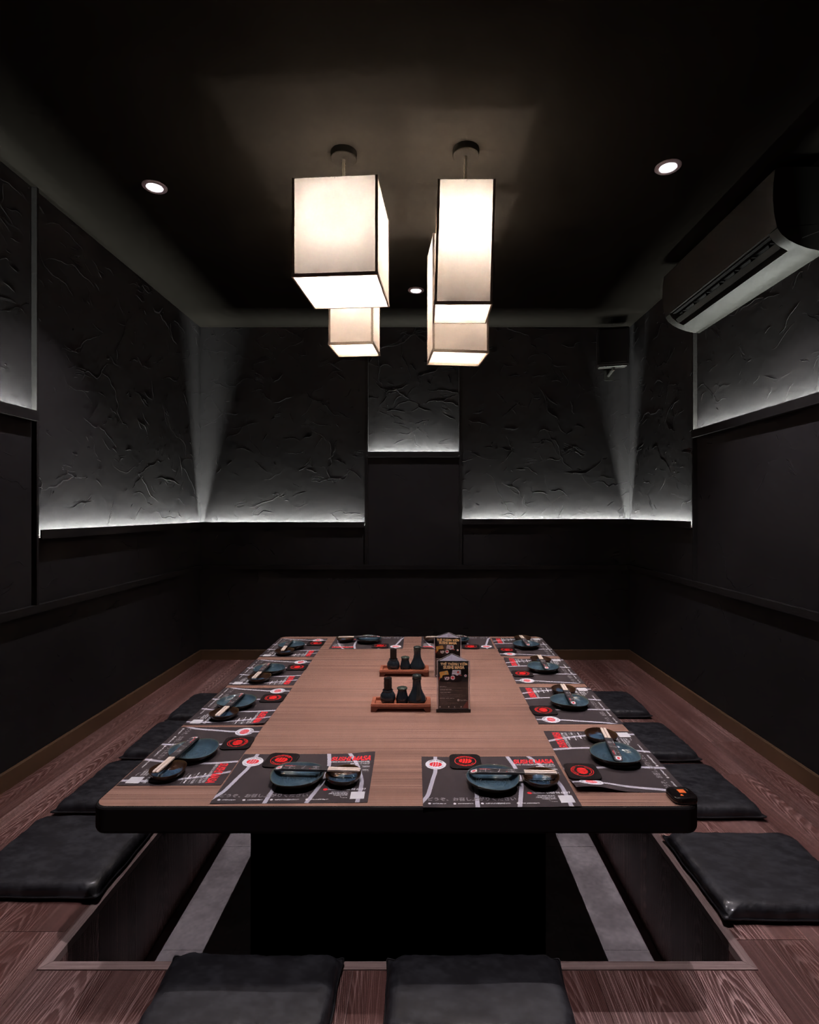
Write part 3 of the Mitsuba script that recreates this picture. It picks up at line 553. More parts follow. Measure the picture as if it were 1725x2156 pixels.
# ------------------------------------------------------------------ place settings
MW, MD = 0.420, 0.297
PAPER, ROAD, INK, RED, GREY = (0.046, 0.035, 0.0375), (0.47, 0.45, 0.51), (0.72, 0.70, 0.72), (0.80, 0.040, 0.050), (0.205, 0.185, 0.195)
def mat_print():
    P, clip = Print(), sbox(-MW / 2 + 0.0005, -MD / 2 + 0.0005, MW / 2 - 0.0005, MD / 2 - 0.0005)
    roads = Print(); PS = [Print() for _ in range(8)]; P = PS[0]
    for pts in ([(-.166, .155), (-.168, .096), (-.170, .05), (-.178, .008), (-.189, -.053), (-.197, -.09), (-.215, -.128)],
                [(-.066, -.155), (-.063, -.11), (-.060, -.067), (-.060, .0), (-.066, .07), (-.072, .155)],
                [(.061, .155), (.074, .065), (.0735, -.021), (.064, -.07), (.044, -.155)],
                [(.124, .158), (.156, .081), (.181, -.018), (.1845, -.074), (.182, -.155)]):
        roads.stroke(ribbon(pts), 0.0118, ROAD, 0.00020, clip)
    for dx, dy in ((0, 0), (0.0007, 0.0005), (-0.0007, -0.0005), (0.0007, -0.0005), (-0.0007, 0.0005)): P.text('SUSHI MASA', 0.1975 + dx, 0.0995 + dy, 0.0245, RED, 0.00042, right=True, width=0.1235, bold=True, shear=0.15)
    P.text('SUSHI VÀ CÁC MÓN ĂN NHẬT BẢN', 0.196, 0.0870, 0.0078, INK, 0.00042, right=True, width=0.124, bold=True)
    P = PS[1]
    P.text('LÊ VĂN SỸ', 0.198, 0.0755, 0.0074, INK, 0.00042, right=True, width=0.031, bold=True)
    P.greek(0.164, 0.0755, 0.026, 0.0072, INK, 0.00042, 1, True)
    P.greek(0.198, 0.0668, 0.050, 0.0045, GREY, 0.00042, 2, True)
    P.text('THẠNH', 0.199, 0.0555, 0.0074, INK, 0.00042, right=True, width=0.023, bold=True)
    P.greek(0.174, 0.0555, 0.040, 0.0072, INK, 0.00042, 4, True); P.greek(0.199, 0.0470, 0.058, 0.0045, GREY, 0.00042, 5, True)
    P.greek(0.199, 0.0350, 0.052, 0.0072, INK, 0.00042, 6, True); P.greek(0.199, 0.0262, 0.060, 0.0045, GREY, 0.00042, 7, True)
    P = PS[2]
    P.disc(0.086, -0.0775, 0.0066, RED, 0.00042); P.stroke([(0.0835, -0.0745), (0.0845, -0.0785), (0.0890, -0.0800)], 0.0022, INK, 0.0004)
    P.text('Hotline:', 0.0945, -0.0820, 0.0092, INK, 0.00042, width=0.034); [P.text('1900 98 68 97', 0.1985 + dx, -0.0820, 0.0092, INK, 0.00042, right=True, width=0.066, bold=True) for dx in (-0.0003, 0.0003)]
    for s, x0, x1, y in (('Quý khách hàng có', .105, .152, -.0945), ('điều gì không hài lòng,', .099, .152, -.1025), ('xin góp ý tại đây', .113, .152, -.1105)):
        P.text(s, x1, y, 0.0050, INK, 0.00042, right=True, width=x1 - x0, bold=True)
    P.stroke(ribbon([(.131, -.1125), (.134, -.1195), (.140, -.1230), (.150, -.1235)], 6), 0.0008, INK, 0.00042); P.poly([(.1525, -.1235), (.149, -.1220), (.149, -.1250)], INK, 0.00042)
    P.quad(.1600, .1985, -.1305, -.0920, (0.66, 0.65, 0.67), 0.000425)
    P = PS[3]
    v, f = jp2d(0.0175); v = v * np.array([0.242 / v[:, 0].max(), 1]); [P.add((v + np.array([-0.199 + dx, -0.1145 + dx]), f), GREY, 0.00040) for dx in (0.0004, -0.0004)]
    for i, (x, s, w) in enumerate(((-.192, 'sushimasa.vn', .036), (-.125, 'sushimasahcm', .041), (-.051, 'sushi.home@gmail.com', .066), (.0445, 'www.sushimasa.vn', .049))):
        P = PS[4 + i]
        P.disc(x, -.1300, .0042, INK, 0.00042, 16); P.quad(x - .0016, x + .0016, -.1308, -.1292, (0.3, 0.3, 0.3), 0.0004)
        P.text(s, x + .0085, -.1322, .0056, INK, 0.00042, width=w, bold=True)
    L = Print(); L.logo(-0.167, 0.096, 0.0318, 0.000422)
    return roads, L, PS
ROADS, LOGO, LETTERS = mat_print()
ss = lambda a, b, x: np.clip((x - a) / (b - a), 0, 1) ** 2 * (3 - 2 * np.clip((x - a) / (b - a), 0, 1))
def curl(kind):
    def z(u, v):
        w = 0.0002 * (np.sin(u * 17 + kind) * np.sin(v * 13 + 2 * kind) + 1)
        e = ss(.12, .21, np.abs(u)) * ss(.04, .15, np.abs(v)) * 0.0012
        if kind == 1: e = e + 0.0055 * ss(.10, .215, u) * ss(.09, .15, v)
        if kind == 2: e = e + 0.016 * ss(.125, .21, -u) * ss(-.05, .1, v) * (0.55 + 0.45 * np.cos((v - .105) * 22))
        if kind == 3: e = e + 0.006 * ss(.13, .21, u) * ss(.06, .15, v)
        return w * 0.4 + e
    return z
def paper_mesh(zf):
    nu, nv = 71, 51; u, v = np.meshgrid(np.linspace(-MW / 2, MW / 2, nu), np.linspace(-MD / 2, MD / 2, nv), indexing='ij')
    z = zf(u, v); top = np.stack([u, v, z + 0.0005], -1).reshape(-1, 3); bot = np.stack([u, v, z + 0.0002], -1).reshape(-1, 3); n = nu * nv
    i, j = np.meshgrid(np.arange(nu - 1), np.arange(nv - 1), indexing='ij'); a = (i * nv + j).ravel(); b, c, d = a + nv, a + nv + 1, a + 1
    f = [np.stack([a, b, c], 1), np.stack([a, c, d], 1), np.stack([a, c, b], 1) + n, np.stack([a, d, c], 1) + n]
    e = np.concatenate([np.arange(nu) * nv, (nu - 1) * nv + np.arange(1, nv), (np.arange(nu - 1)[::-1]) * nv + nv - 1, np.arange(1, nv - 1)[::-1]])
    e2 = np.roll(e, -1); f += [np.stack([e, e + n, e2 + n], 1), np.stack([e, e2 + n, e2], 1)]
    return M(np.vstack([top, bot]), np.vstack(f))
_mats = {}
def mat_shapes(kind):
    if kind not in _mats:
        zf = curl(kind); lift = lambda v, z: np.column_stack([v, zf(v[:, 0], v[:, 1]) + 0.0005 + z])
        out = [('paper', shape(paper_mesh(zf), PAPER, 'vc_matte'))]
        for nm, P in [('printed_road', ROADS), ('printed_logo', LOGO)] + list(zip(('printed_title', 'printed_address', 'printed_hotline', 'printed_greeting', 'printed_contact', 'printed_contact', 'printed_contact', 'printed_contact'), LETTERS)):
            m, c = P.mesh(lift)
            out.append((nm, mikit.ply(m, 'vc_matte', color=c)))
        _mats[kind] = out
    return _mats[kind]

def plate_shape(seed):
    r0 = random.Random(seed); p = [r0.random() * 6.28 for _ in range(6)]
    inner = [(r, 0.0068 + 0.00045 * math.sin(r * 2 * math.pi / 0.0068) * min(1, r / 0.01) + 0.9 * max(0, r - 0.03) ** 2) for r in np.linspace(0.0008, 0.056, 38)]
    prof = [(0.0002, 0.0068)] + inner + [(0.0635, 0.0108), (0.069, 0.0150), (0.0735, 0.0195), (0.0762, 0.0230), (0.0776, 0.0246), (0.0786, 0.0250), (0.0792, 0.0243), (0.0788, 0.0228),
            (0.0755, 0.0175), (0.069, 0.0110), (0.060, 0.0058), (0.048, 0.0032), (0.0445, 0.0), (0.041, 0.0), (0.0395, 0.0022), (0.0002, 0.0024)]
    m = lathe(prof, 72, rmod=lambda t: 1 + 0.016 * np.cos(2 * t + p[0]) + 0.008 * np.cos(3 * t + p[1]) + 0.004 * np.cos(5 * t + p[2]),
              zmod=lambda t, r, z: (z / 0.025) * np.clip((r - .03) / .05, 0, 1) * (0.0022 * np.cos(2 * t + p[3]) + 0.0012 * np.cos(3 * t + p[4])))
    v = m.vertices; r = np.hypot(v[:, 0], v[:, 1]); ring_i = np.repeat(np.arange(len(prof)), 72)
    top = ring_i < 45
    g = meshkit.fbm(np.column_stack([r * 160, np.arctan2(v[:, 1], v[:, 0]) * 1.6, np.full(len(r), seed)]), 3)
    g2 = meshkit.fbm(v * 55 + seed, 3)
    tone = 0.70 + 0.75 * g
    c = np.array([0.044, 0.080, 0.108]) * tone[:, None]
    c = c + (np.array([0.085, 0.125, 0.135]) - c) * (0.55 * np.clip((g2 - 0.5) * 3, 0, 1))[:, None]
    edge = np.clip((r - 0.0745) / 0.003, 0, 1) * top
    c = c + (np.array([0.14, 0.155, 0.12]) - c) * (0.75 * edge)[:, None]
    rim = np.clip((r - 0.0775) / 0.001, 0, 1)[:, None]; c = c + (np.array([0.075, 0.058, 0.028]) - c) * rim * 0.8
    c = np.where(top[:, None], c, np.array([0.026, 0.020, 0.013]))
    return mikit.ply(m, 'vc_gloss', smooth=True, color=c)
def bowl_shape(seed):
    r0 = random.Random(seed); p = [r0.random() * 6.28 for _ in range(6)]
    prof = [(0.0002, 0.0045)] + [(r, 0.0045 + 0.0005 * math.sin(r * 2 * math.pi / 0.0062) * min(1, r / 0.008) + 5.0 * max(0, r - 0.017) ** 2) for r in np.linspace(0.001, 0.036, 26)] + \
           [(0.041, 0.0078), (0.0455, 0.0118), (0.0490, 0.0163), (0.0515, 0.0205), (0.0528, 0.0228), (0.0537, 0.0236), (0.0545, 0.0230), (0.0544, 0.0214), (0.0515, 0.0140), (0.046, 0.0082), (0.037, 0.0042), (0.028, 0.0026), (0.026, 0.0), (0.023, 0.0), (0.022, 0.0015), (0.0002, 0.0015)]
    m = lathe(prof, 64, rmod=lambda t: 1 + 0.03 * np.cos(2 * t + p[0]) + 0.015 * np.cos(3 * t + p[1]), zmod=lambda t, r, z: (z / 0.03) * 0.0015 * np.cos(2 * t + p[3]))
    v = m.vertices; r = np.hypot(v[:, 0], v[:, 1]); th = np.arctan2(v[:, 1], v[:, 0]); ring_i = np.repeat(np.arange(len(prof)), 64); top = ring_i < 33
    g = meshkit.fbm(np.column_stack([r * 190, np.cos(th) * 1.5, np.sin(th) * 1.5 + seed]), 3)
    c = np.array([0.038, 0.078, 0.125]) * (0.6 + 0.9 * g)[:, None]
    e = 0.033 + 0.006 * np.cos(2 * th + p[4]) + 0.004 * np.cos(5 * th + p[5])
    brown = np.clip((r - e) / 0.004, 0, 1)[:, None]
    c = c + (np.array([0.036, 0.017, 0.010]) * (0.7 + 0.7 * g)[:, None] - c) * brown
    lip = np.clip((r - 0.0518) / 0.001, 0, 1)[:, None]; c = c + (np.array([0.085, 0.048, 0.020]) - c) * lip * 0.7
    c = np.where(top[:, None], c, np.array([0.030, 0.018, 0.011]))
    return mikit.ply(m, 'vc_gloss', smooth=True, color=c)
PLATES, BOWLS = [plate_shape(s) for s in (1, 2, 3, 4)], [bowl_shape(s) for s in (1, 2, 3, 4)]
def coaster_shapes():
    rg = lambda i, r: ring(-0.0485 + i, 0.0485 - i, -0.0485 + i, 0.0485 - i, r, 6)
    b = loft([at(rg(0.0004, 0.0175), 0.0), at(rg(0, 0.018), 0.0006), at(rg(0, 0.018), 0.0026), at(rg(0.0007, 0.0173), 0.0032)])
    P = Print(None); P.logo(0, 0.0, 0.0335, 0.0, red=(0.80, 0.018, 0.018), ringed=True)
    m, c = P.mesh(lambda v, z: np.column_stack([v, z + 0.0033]))
    return [('pad', shape(b, (0.0065, 0.004, 0.004), 'vc_matte')), ('printed_logo', mikit.ply(m, 'vc_satin', color=c))]
COASTER = coaster_shapes()
CL = 0.252
def chop_shapes():
    """Along +x from the sleeve's closed end (x = 0) to the tips, resting height z = 0."""
    out = []
    for s in (-1, 1):
        y0, y1 = sorted((s * 0.0005, s * 0.0098))
        c = []
        for x, h, i in ((0.020, 0.0050, 0), (CL - 0.006, 0.0048, 0.0006), (CL, 0.0036, 0.0016)):
            c += [[x, y0 + i, 0.0006 + i * 0.5], [x, y1 - i, 0.0006 + i * 0.5], [x, y0 + i, h + 0.0006 - i * 0.5], [x, y1 - i, h + 0.0006 - i * 0.5]]
        out.append(('stick', shape(trimesh.convex.convex_hull(np.array(c)), (0.80, 0.67, 0.56), 'vc_satin')))
    t = np.linspace(-1, 1, 9)
    endc = np.column_stack([0.010 - 0.010 * np.sqrt(np.clip(1 - t ** 2, 0, 1)), t * 0.0126])[::-1]     # rounded closed end
    o = np.vstack([endc, [[0.04, -0.0126], [0.10, -0.0126], [0.158, -0.0126], [0.158, 0.0126], [0.10, 0.0126], [0.04, 0.0126]]])
    hmax = lambda x: np.interp(x, [0, 0.012, 0.026, 0.16], [0.0010, 0.0030, 0.0066, 0.0066])
    xs = np.array([0.0, 0.0012, 0.004, 0.008, 0.013, 0.019, 0.026, 0.06, 0.11, 0.158]); wd = 0.0126 * np.interp(xs, [0, 0.0012, 0.004, 0.008, 0.013], [0.30, 0.55, 0.82, 0.96, 1.0])
    secs = [np.array([[x, -q_, 0], [x, q_, 0], [x, q_ * 0.97, h_ * 0.86], [x, q_ * 0.86, h_], [x, -q_ * 0.86, h_], [x, -q_ * 0.97, h_ * 0.86]]) for x, q_, h_ in zip(xs, wd, hmax(xs))]
    out.append(('sleeve', shape(loft(secs), (0.040, 0.034, 0.036), 'vc_satin')))
    P = Print(); h0 = 0.0
    P.logo(0.0135, 0.0, 0.0092, 0.0001, small=True)
    P.text('SUSHI MASA', 0.030, 0.0060, 0.0038, RED, 0.0002, width=0.031, bold=True); P.greek(0.030, 0.0030, 0.032, 0.0018, INK, 0.0002, 11)
    for x, sl in ((0.048, .002), (0.088, .004), (0.122, -.003)): P.stroke([(x - sl, -0.0112), (x, 0.002), (x + sl * .6, 0.0112)], 0.0011, (0.6, 0.58, 0.62), 0.00015)
    for i, x in enumerate((0.031, 0.046, 0.061, 0.083)): P.disc(x, -0.0090, 0.0013, INK, 0.0002, 10); P.greek(x + 0.0025, -0.0098, 0.008, 0.0012, GREY, 0.0002, 20 + i)
    P.disc(0.107, -0.0085, 0.0016, RED, 0.0002, 10); P.greek(0.111, -0.0097, 0.022, 0.0028, INK, 0.0002, 31)
    for i in range(3): P.greek(0.132, 0.0070 - i * 0.0035, 0.020, 0.0017, (0.5, 0.48, 0.5), 0.0002, 40 + i, True)
    m, c = P.mesh(lambda v, z: np.column_stack([v[:, 0], v[:, 1] * 0.93, hmax(v[:, 0]) + z + 0.00012]))
    out.append(('sleeve__print', mikit.ply(m, 'vc_satin', color=c)))
    return out
CHOPS = chop_shapes()
#  name: mat centre, turn, mat kind, plate, bowl, coaster, chopsticks from closed end to tip
SET = {
 'F1': ((-.3581, 1.6053), 0.9, 1, (-.359, 1.573), (-.225, 1.564), (-.439, 1.702), (-.431, 1.588), (-.177, 1.572), 0, 'near table end, left setting', 18),
 'F2': ((.2102, 1.5863), 0.8, 0, (.201, 1.554), (.337, 1.551), (.134, 1.694), (.127, 1.567), (.392, 1.556), 0, 'near table end, right setting', 2),
 'L1': ((-.7220, 1.7617), -89.5, 0, (-.727, 1.738), (-.742, 1.595), (-.618, 1.829), (-.748, 1.801), (-.761, 1.569), 0, 'table left side, nearest setting', 40),
 'L2': ((-.7224, 2.2010), -90.3, 3, (-.741, 2.181), (-.742, 2.044), (-.620, 2.271), (-.738, 2.228), (-.746, 2.007), 0, 'table left side, second setting from front', 70),
 'L3': ((-.7243, 2.6556), -90.1, 0, (-.737, 2.634), (-.741, 2.487), (-.622, 2.718), (-.752, 2.680), (-.752, 2.449), 0, 'table left side, third setting from front', 10),
 'L4': ((-.7267, 3.1329), -90.2, 0, (-.742, 3.106), (-.744, 2.956), (-.625, 3.210), (-.761, 3.156), (-.749, 2.947), 0, 'table left side, farthest setting', 33),
 'R1': ((.5840, 1.7236), 89.6, 2, (.604, 1.709), (.605, 1.844), (.476, 1.623), (.590, 1.624), (.622, 1.889), 0, 'table right side, nearest setting', 12),
 'R2': ((.5833, 2.2088), 89.8, 0, (.589, 2.186), (.600, 2.315), (.473, 2.130), (.587, 2.095), (.605, 2.372), 0, 'table right side, second setting from front', 25),
 'R3': ((.5844, 2.6789), 89.5, 3, (.591, 2.667), (.605, 2.788), (.480, 2.612), (.593, 2.578), (.606, 2.843), 0, 'table right side, third setting from front', 60),
 'R4': ((.5800, 3.1500), 89.7, 0, (.595, 3.122), (.599, 3.255), (.475, 3.059), (.594, 3.020), (.590, 3.300), 0, 'table right side, farthest setting', 80),
 'B1': ((-.3201, 3.2440), 180.4, 0, (-.317, 3.250), (-.455, 3.248), (-.241, 3.153), (-.241, 3.258), (-.503, 3.235), 0, 'far table end, left setting', 50),
 'B2': ((.2054, 3.2460), 179.2, 1, (.206, 3.246), (.062, 3.248), (.280, 3.135), (.283, 3.258), (.011, 3.235), 0, 'far table end, behind card stands', 15),
}
for n, (nm, (mc, rot, kind, pl, bw, co, c0, c1, _, where, cr)) in enumerate(SET.items()):
    bw, c0, c1 = [tuple(q_ * g_ for q_ in p_) for p_, g_ in ((bw, 1.0068), (c0, 1.005), (c1, 1.008))]
    sy = 1.045 if nm[0] == 'R' else 1.0
    k = numbered('placemat'); tag(k, 'dark printed paper placemat, ' + where, 'placemat', 'paper placemats around the table')
    tw = T().translate([mc[0], mc[1], ZT]).rotate([0, 0, 1], rot).scale([1, sy, 1])
    for part, s in mat_shapes(kind): put(k + '__' + part, s, tw)
    k = numbered('plate'); tag(k, 'round blue glazed plate, ' + where, 'plate', 'blue plates of the place settings')
    put(k, PLATES[n % 4], T().translate([pl[0], pl[1], ZT + 0.0016]).rotate([0, 0, 1], rng.uniform(0, 360) + rot).scale([.965, .965, 1]))
    k = numbered('sauce_dish'); tag(k, 'small blue and brown sauce dish, ' + where, 'dish', 'sauce dishes of the place settings')
    put(k, BOWLS[n % 4], T().translate([bw[0], bw[1], ZT + 0.0016]).rotate([0, 0, 1], rng.uniform(0, 360)).scale([.965, .965, 1]))
    k = numbered('coaster'); tag(k, 'black coaster with red logo, ' + where, 'coaster', 'black coasters with red logo')
    lift = 0.0055 if nm == 'R1' else 0.0022
    tw = T().translate([co[0], co[1], ZT + lift]).rotate([0, 0, 1], rot + {'F1': -6, 'F2': -2, 'R1': -2, 'L1': 3}.get(nm, rng.uniform(-3, 3)))
    for part, s in COASTER: put(k + '__' + part, s, tw)
    k = numbered('chopsticks'); tag(k, 'wooden chopsticks in dark paper sleeve, ' + where, 'chopsticks', 'chopsticks in paper sleeves')
    a = math.degrees(math.atan2(c1[1] - c0[1], c1[0] - c0[0])); mx, my = (c0[0] + c1[0]) / 2, (c0[1] + c1[1]) / 2
    tw = T().translate([mx, my, ZT + 0.0272]).rotate([0, 0, 1], a).rotate([0, 1, 0], 0.2).translate([-CL / 2, 0, 0])
    for part, s in CHOPS: put(k + '__' + part, s, tw)

# ------------------------------------------------------------------ condiment trays
def condiments(x, y, zt, where, spout_deg, s):
    k = numbered('condiment_tray'); tag(k, 'reddish brown wooden tray with feet, ' + where, 'tray', 'condiment trays')
    def w(m): m = m.copy(); m.apply_translation((x, y, zt)); return m
    WD, WT = (0.115, 0.030, 0.016), (0.33, 0.105, 0.056)
    W2, D2 = 0.1155, 0.045
    og = sbox(-W2, -D2, W2, D2).buffer(-0.004).buffer(0.004, resolution=3); ig = sbox(-W2 + .013, -D2 + .011, W2 - .013, D2 - .011)
    rimm = trimesh.creation.extrude_polygon(og.difference(ig), 0.016, engine='earcut'); rimm.apply_translation((0, 0, 0.014))
    put(k + '__rim', shape(w(rimm), WT, 'vc_satin'))
    og2 = np.array(og.buffer(0.0018).exterior.coords)[:-1]
    if not og.exterior.is_ccw: og2 = og2[::-1]
    put(k + '__moulding', shape(w(loft([at(og2 * 0.985, 0.0210), at(og2, 0.0222), at(og2, 0.0245), at(og2 * 0.985, 0.0256)], False, False)), WT, 'vc_satin'))
    put(k + '__apron', shape(w(trimesh.creation.extrude_polygon(og.buffer(0.0008).difference(og.buffer(-0.002)), 0.0078, engine='earcut').apply_translation((0, 0, 0.0138))), WD, 'vc_satin'))
    put(k + '__floor', shape(w(bx(-W2 + .012, W2 - .012, -D2 + .010, D2 - .010, 0.014, 0.0185)), WT, 'vc_satin'))
    for sx in (-1, 1):
        for sy in (-1, 1):
            c = []
            for z, l in ((0.0, 0.017), (0.006, 0.020), (0.0145, 0.028)):
                c += [[sx * W2, sy * D2, z], [sx * (W2 - l), sy * D2, z], [sx * W2, sy * (D2 - min(l, .02)), z], [sx * (W2 - l), sy * (D2 - .010), z]]
            put(k + '__foot', shape(w(trimesh.convex.convex_hull(np.array(c))), WD, 'vc_satin'))
    zb = 0.0187
    GL = (0.016, 0.021, 0.026)
    # toothpick pot
    p = numbered('toothpick_pot'); tag(p, 'round dark glazed pot of wrapped toothpicks, ' + where, 'pot', 'toothpick pots')
    pot = [(0.001, 0), (0.020, 0), (0.0225, 0.002), (0.0285, 0.012), (0.0308, 0.022), (0.0295, 0.033), (0.0245, 0.042), (0.0195, 0.047), (0.0205, 0.0495), (0.0212, 0.052), (0.0200, 0.0545), (0.0175, 0.054), (0.0168, 0.048), (0.020, 0.04), (0.024, 0.02), (0.0005, 0.006)]
    def pw(m, dx): m = m.copy(); m.apply_translation((x + dx, y + 0.002, zt + zb)); return m
    put(p, shape(pw(lathe(pot, 40), -0.053), GL, 'vc_gloss', True))
    q = numbered('toothpick_bundle'); tag(q, 'bundle of dark wrapped toothpicks standing in the pot, ' + where, 'toothpicks', 'bundles of wrapped toothpicks', kind='stuff')
    ms, r0 = [], random.Random(5)
    for ri, nn in ((0.0, 1), (0.0052, 6), (0.0104, 12), (0.0128, 18)):
        for i in range(nn):
            t = i * 2 * math.pi / nn; top = 0.0985 + 0.003 * r0.random()
            ms.append(tube((ri * math.cos(t) * .98, ri * math.sin(t) * .98, 0.010), (ri * math.cos(t) * 1.0, ri * math.sin(t) * 1.0, top), 0.0030, 6))
    put(q, shape(pw(cat(*ms), -0.053), (0.010, 0.007, 0.006), 'vc_satin'))
    # pepper shaker
    p = numbered('shaker'); tag(p, 'small dark green glazed shaker, ' + where, 'shaker', 'glazed shakers')
    sh = [(0.001, 0), (0.0195, 0), (0.0225, 0.003), (0.0245, 0.014), (0.0235, 0.025), (0.0195, 0.040), (0.0175, 0.050), (0.0176, 0.0560)]
    put(p + '__body', shape(pw(lathe(sh, 36), 0.004), GL, 'vc_gloss', True))
    put(p + '__lid', shape(pw(lathe([(0.0176, 0.0560), (0.0204, 0.0570), (0.0208, 0.0600), (0.0195, 0.0622), (0.012, 0.0650), (0.004, 0.0668), (0.0002, 0.0670)], 36), 0.004), (0.040, 0.052, 0.042), 'vc_gloss', True))
    for a in range(5):
        t = a * 2 * math.pi / 5; put(p + '__lid__hole', shape(pw(tube((0.006 * math.cos(t), 0.006 * math.sin(t), 0.0655), (0.006 * math.cos(t), 0.006 * math.sin(t), 0.0672), 0.0009, 8), 0.004), (0.003, 0.003, 0.003), 'vc_satin'))
    # sauce bottle
    p = numbered('sauce_bottle'); tag(p, 'tall dark soy sauce bottle with spout, ' + where, 'bottle', 'sauce bottles')
    bt = [(0.001, 0), (0.026, 0), (0.030, 0.002), (0.0362, 0.010), (0.0372, 0.016), (0.0345, 0.026), (0.0265, 0.040), (0.0200, 0.055), (0.0172, 0.070), (0.0166, 0.085), (0.0168, 0.0935)]
    put(p + '__body', shape(pw(lathe(bt, 48), 0.062), GL, 'vc_gloss', True))
    put(p + '__lid', shape(pw(lathe([(0.0168, 0.0935), (0.0185, 0.0945), (0.0185, 0.0985), (0.0165, 0.0995), (0.0165, 0.1010), (0.0182, 0.1020), (0.0182, 0.1090), (0.0165, 0.1125), (0.010, 0.1145), (0.0002, 0.1150)], 40), 0.062), (0.022, 0.028, 0.026), 'vc_gloss', True))
    a = math.radians(spout_deg); u = np.array([math.cos(a), math.sin(a)])
    path = [(0.026, 0.022, 0.0125), (0.0315, 0.034, 0.0105), (0.0300, 0.048, 0.0085), (0.0290, 0.062, 0.0070), (0.0295, 0.078, 0.0056), (0.0300, 0.0810, 0.0052)]
    rings_ = []
    for d, z, r in path:
        t = np.arange(14) * 2 * math.pi / 14; c = u * d
        rings_.append(np.column_stack([c[0] + r * np.cos(t), c[1] + r * np.sin(t), np.full(14, z)]))
    t = np.arange(14) * 2 * math.pi / 14; c = u * path[-1][0]
    rings_.append(np.column_stack([c[0] + 0.0034 * np.cos(t), c[1] + 0.0034 * np.sin(t), np.full(14, 0.0808)])); rings_.append(np.column_stack([c[0] + 0.0030 * np.cos(t), c[1] + 0.0030 * np.sin(t), np.full(14, 0.070)]))
    put(p + '__spout', shape(pw(loft(rings_, False, False), 0.062), (0.024, 0.028, 0.027), 'vc_gloss', True))
condiments(-0.083, 2.166, ZT, 'nearer of the two trays on the table', -76, 1)
condiments(-0.085, 2.620, ZT, 'farther of the two trays on the table', 70, 2)

# ------------------------------------------------------------------ card stands
CH, CW = 0.185, 0.118
def card_print():
    P = Print(None); X = lambda px: (px - 585) / 680 * CW; Z = lambda py: (1985 - py) / 1100 * CH
    G, W_, dim = (1.0, 0.70, 0.34), (0.85, 0.82, 0.82), (0.16, 0.11, 0.10)
    P.heavy('THẺ THÀNH VIÊN', X(298), Z(978), (Z(926) - Z(978)), G, 0.0002, X(895) - X(298), 0.0004)
    P.heavy('SUSHI MASA', X(358), Z(1060), (Z(995) - Z(1060)), G, 0.0002, X(830) - X(358), 0.0005)
    pl = lambda pts, c, z: P.poly([(X(a), Z(b)) for a, b in pts], c, z)
    pl([(270, 1140), (455, 1100), (485, 1195), (345, 1212), (330, 1270), (290, 1275)], (0.72, 0.40, 0.09), 0.0002)
    pl([(565, 1090), (750, 1090), (757, 1190), (700, 1195), (690, 1220), (640, 1215), (620, 1190), (550, 1195)], (0.72, 0.68, 0.72), 0.0002)
    s = CW / 680
    P.disc(X(413), Z(1160), 26 * s, (0.6, 0.5, 0.3), 0.00042, 18); P.disc(X(413), Z(1160), 16 * s, (0.55, 0.03, 0.03), 0.0004, 14)
    P.disc(X(690), Z(1140), 24 * s, (0.55, 0.03, 0.03), 0.00042, 18); P.greek(X(575), Z(1150), 60 * s, 14 * s, (0.2, 0.18, 0.18), 0.00042, 1)
    pl([(708, 1195), (778, 1205), (775, 1227), (703, 1213)], (0.45, 0.10, 0.10), 0.00042)
    P.heavy('VIP', X(388), Z(1318), Z(1255) - Z(1318), W_, 0.0002, X(495) - X(388), 0.0004)
    P.logo(X(572), Z(1268), 50 * s, 0.0002, small=True); P.logo(X(857), Z(1222), 29 * s, 0.0002, small=True)
    for i, (y, x1) in enumerate(((1480, 430), (1548, 540), (1614, 540), (1750, 605))): P.greek(X(280), Z(y), X(x1) - X(280), 19 * s, (0.45, 0.42, 0.42), 0.0002, 50 + i)
    for i, (y, x0, x1) in enumerate(((1510, 280, 900), (1574, 280, 795), (1638, 280, 430), (1664, 280, 785), (1690, 280, 865), (1714, 280, 795), (1778, 290, 525), (1800, 290, 565), (1823, 290, 455), (1848, 280, 705), (1873, 280, 730), (1896, 280, 525), (1375, 440, 530), (1395, 440, 510))):
        P.greek(X(x0), Z(y), X(x1) - X(x0), 12 * s, dim, 0.0002, 70 + i)
    P.disc(X(697), Z(1785), 22 * s, W_, 0.0002, 16); P.disc(X(697), Z(1785), 10 * s, (0.02, 0.012, 0.012), 0.00042, 10)
    P.text('1900 98 68 97', X(735), Z(1800), 18 * s, W_, 0.0002, width=X(892) - X(735), bold=True)
    pl([(910, 1780), (918, 1975), (790, 1965), (850, 1870)], (0.16, 0.018, 0.012), 0.0001); pl([(262, 1240), (300, 1275), (268, 1340)], (0.35, 0.02, 0.015), 0.0001)
    for x in (285, 480, 615, 760): P.disc(X(x), Z(1942), 13 * s, W_, 0.0002, 12)
    return P
CARD = card_print()
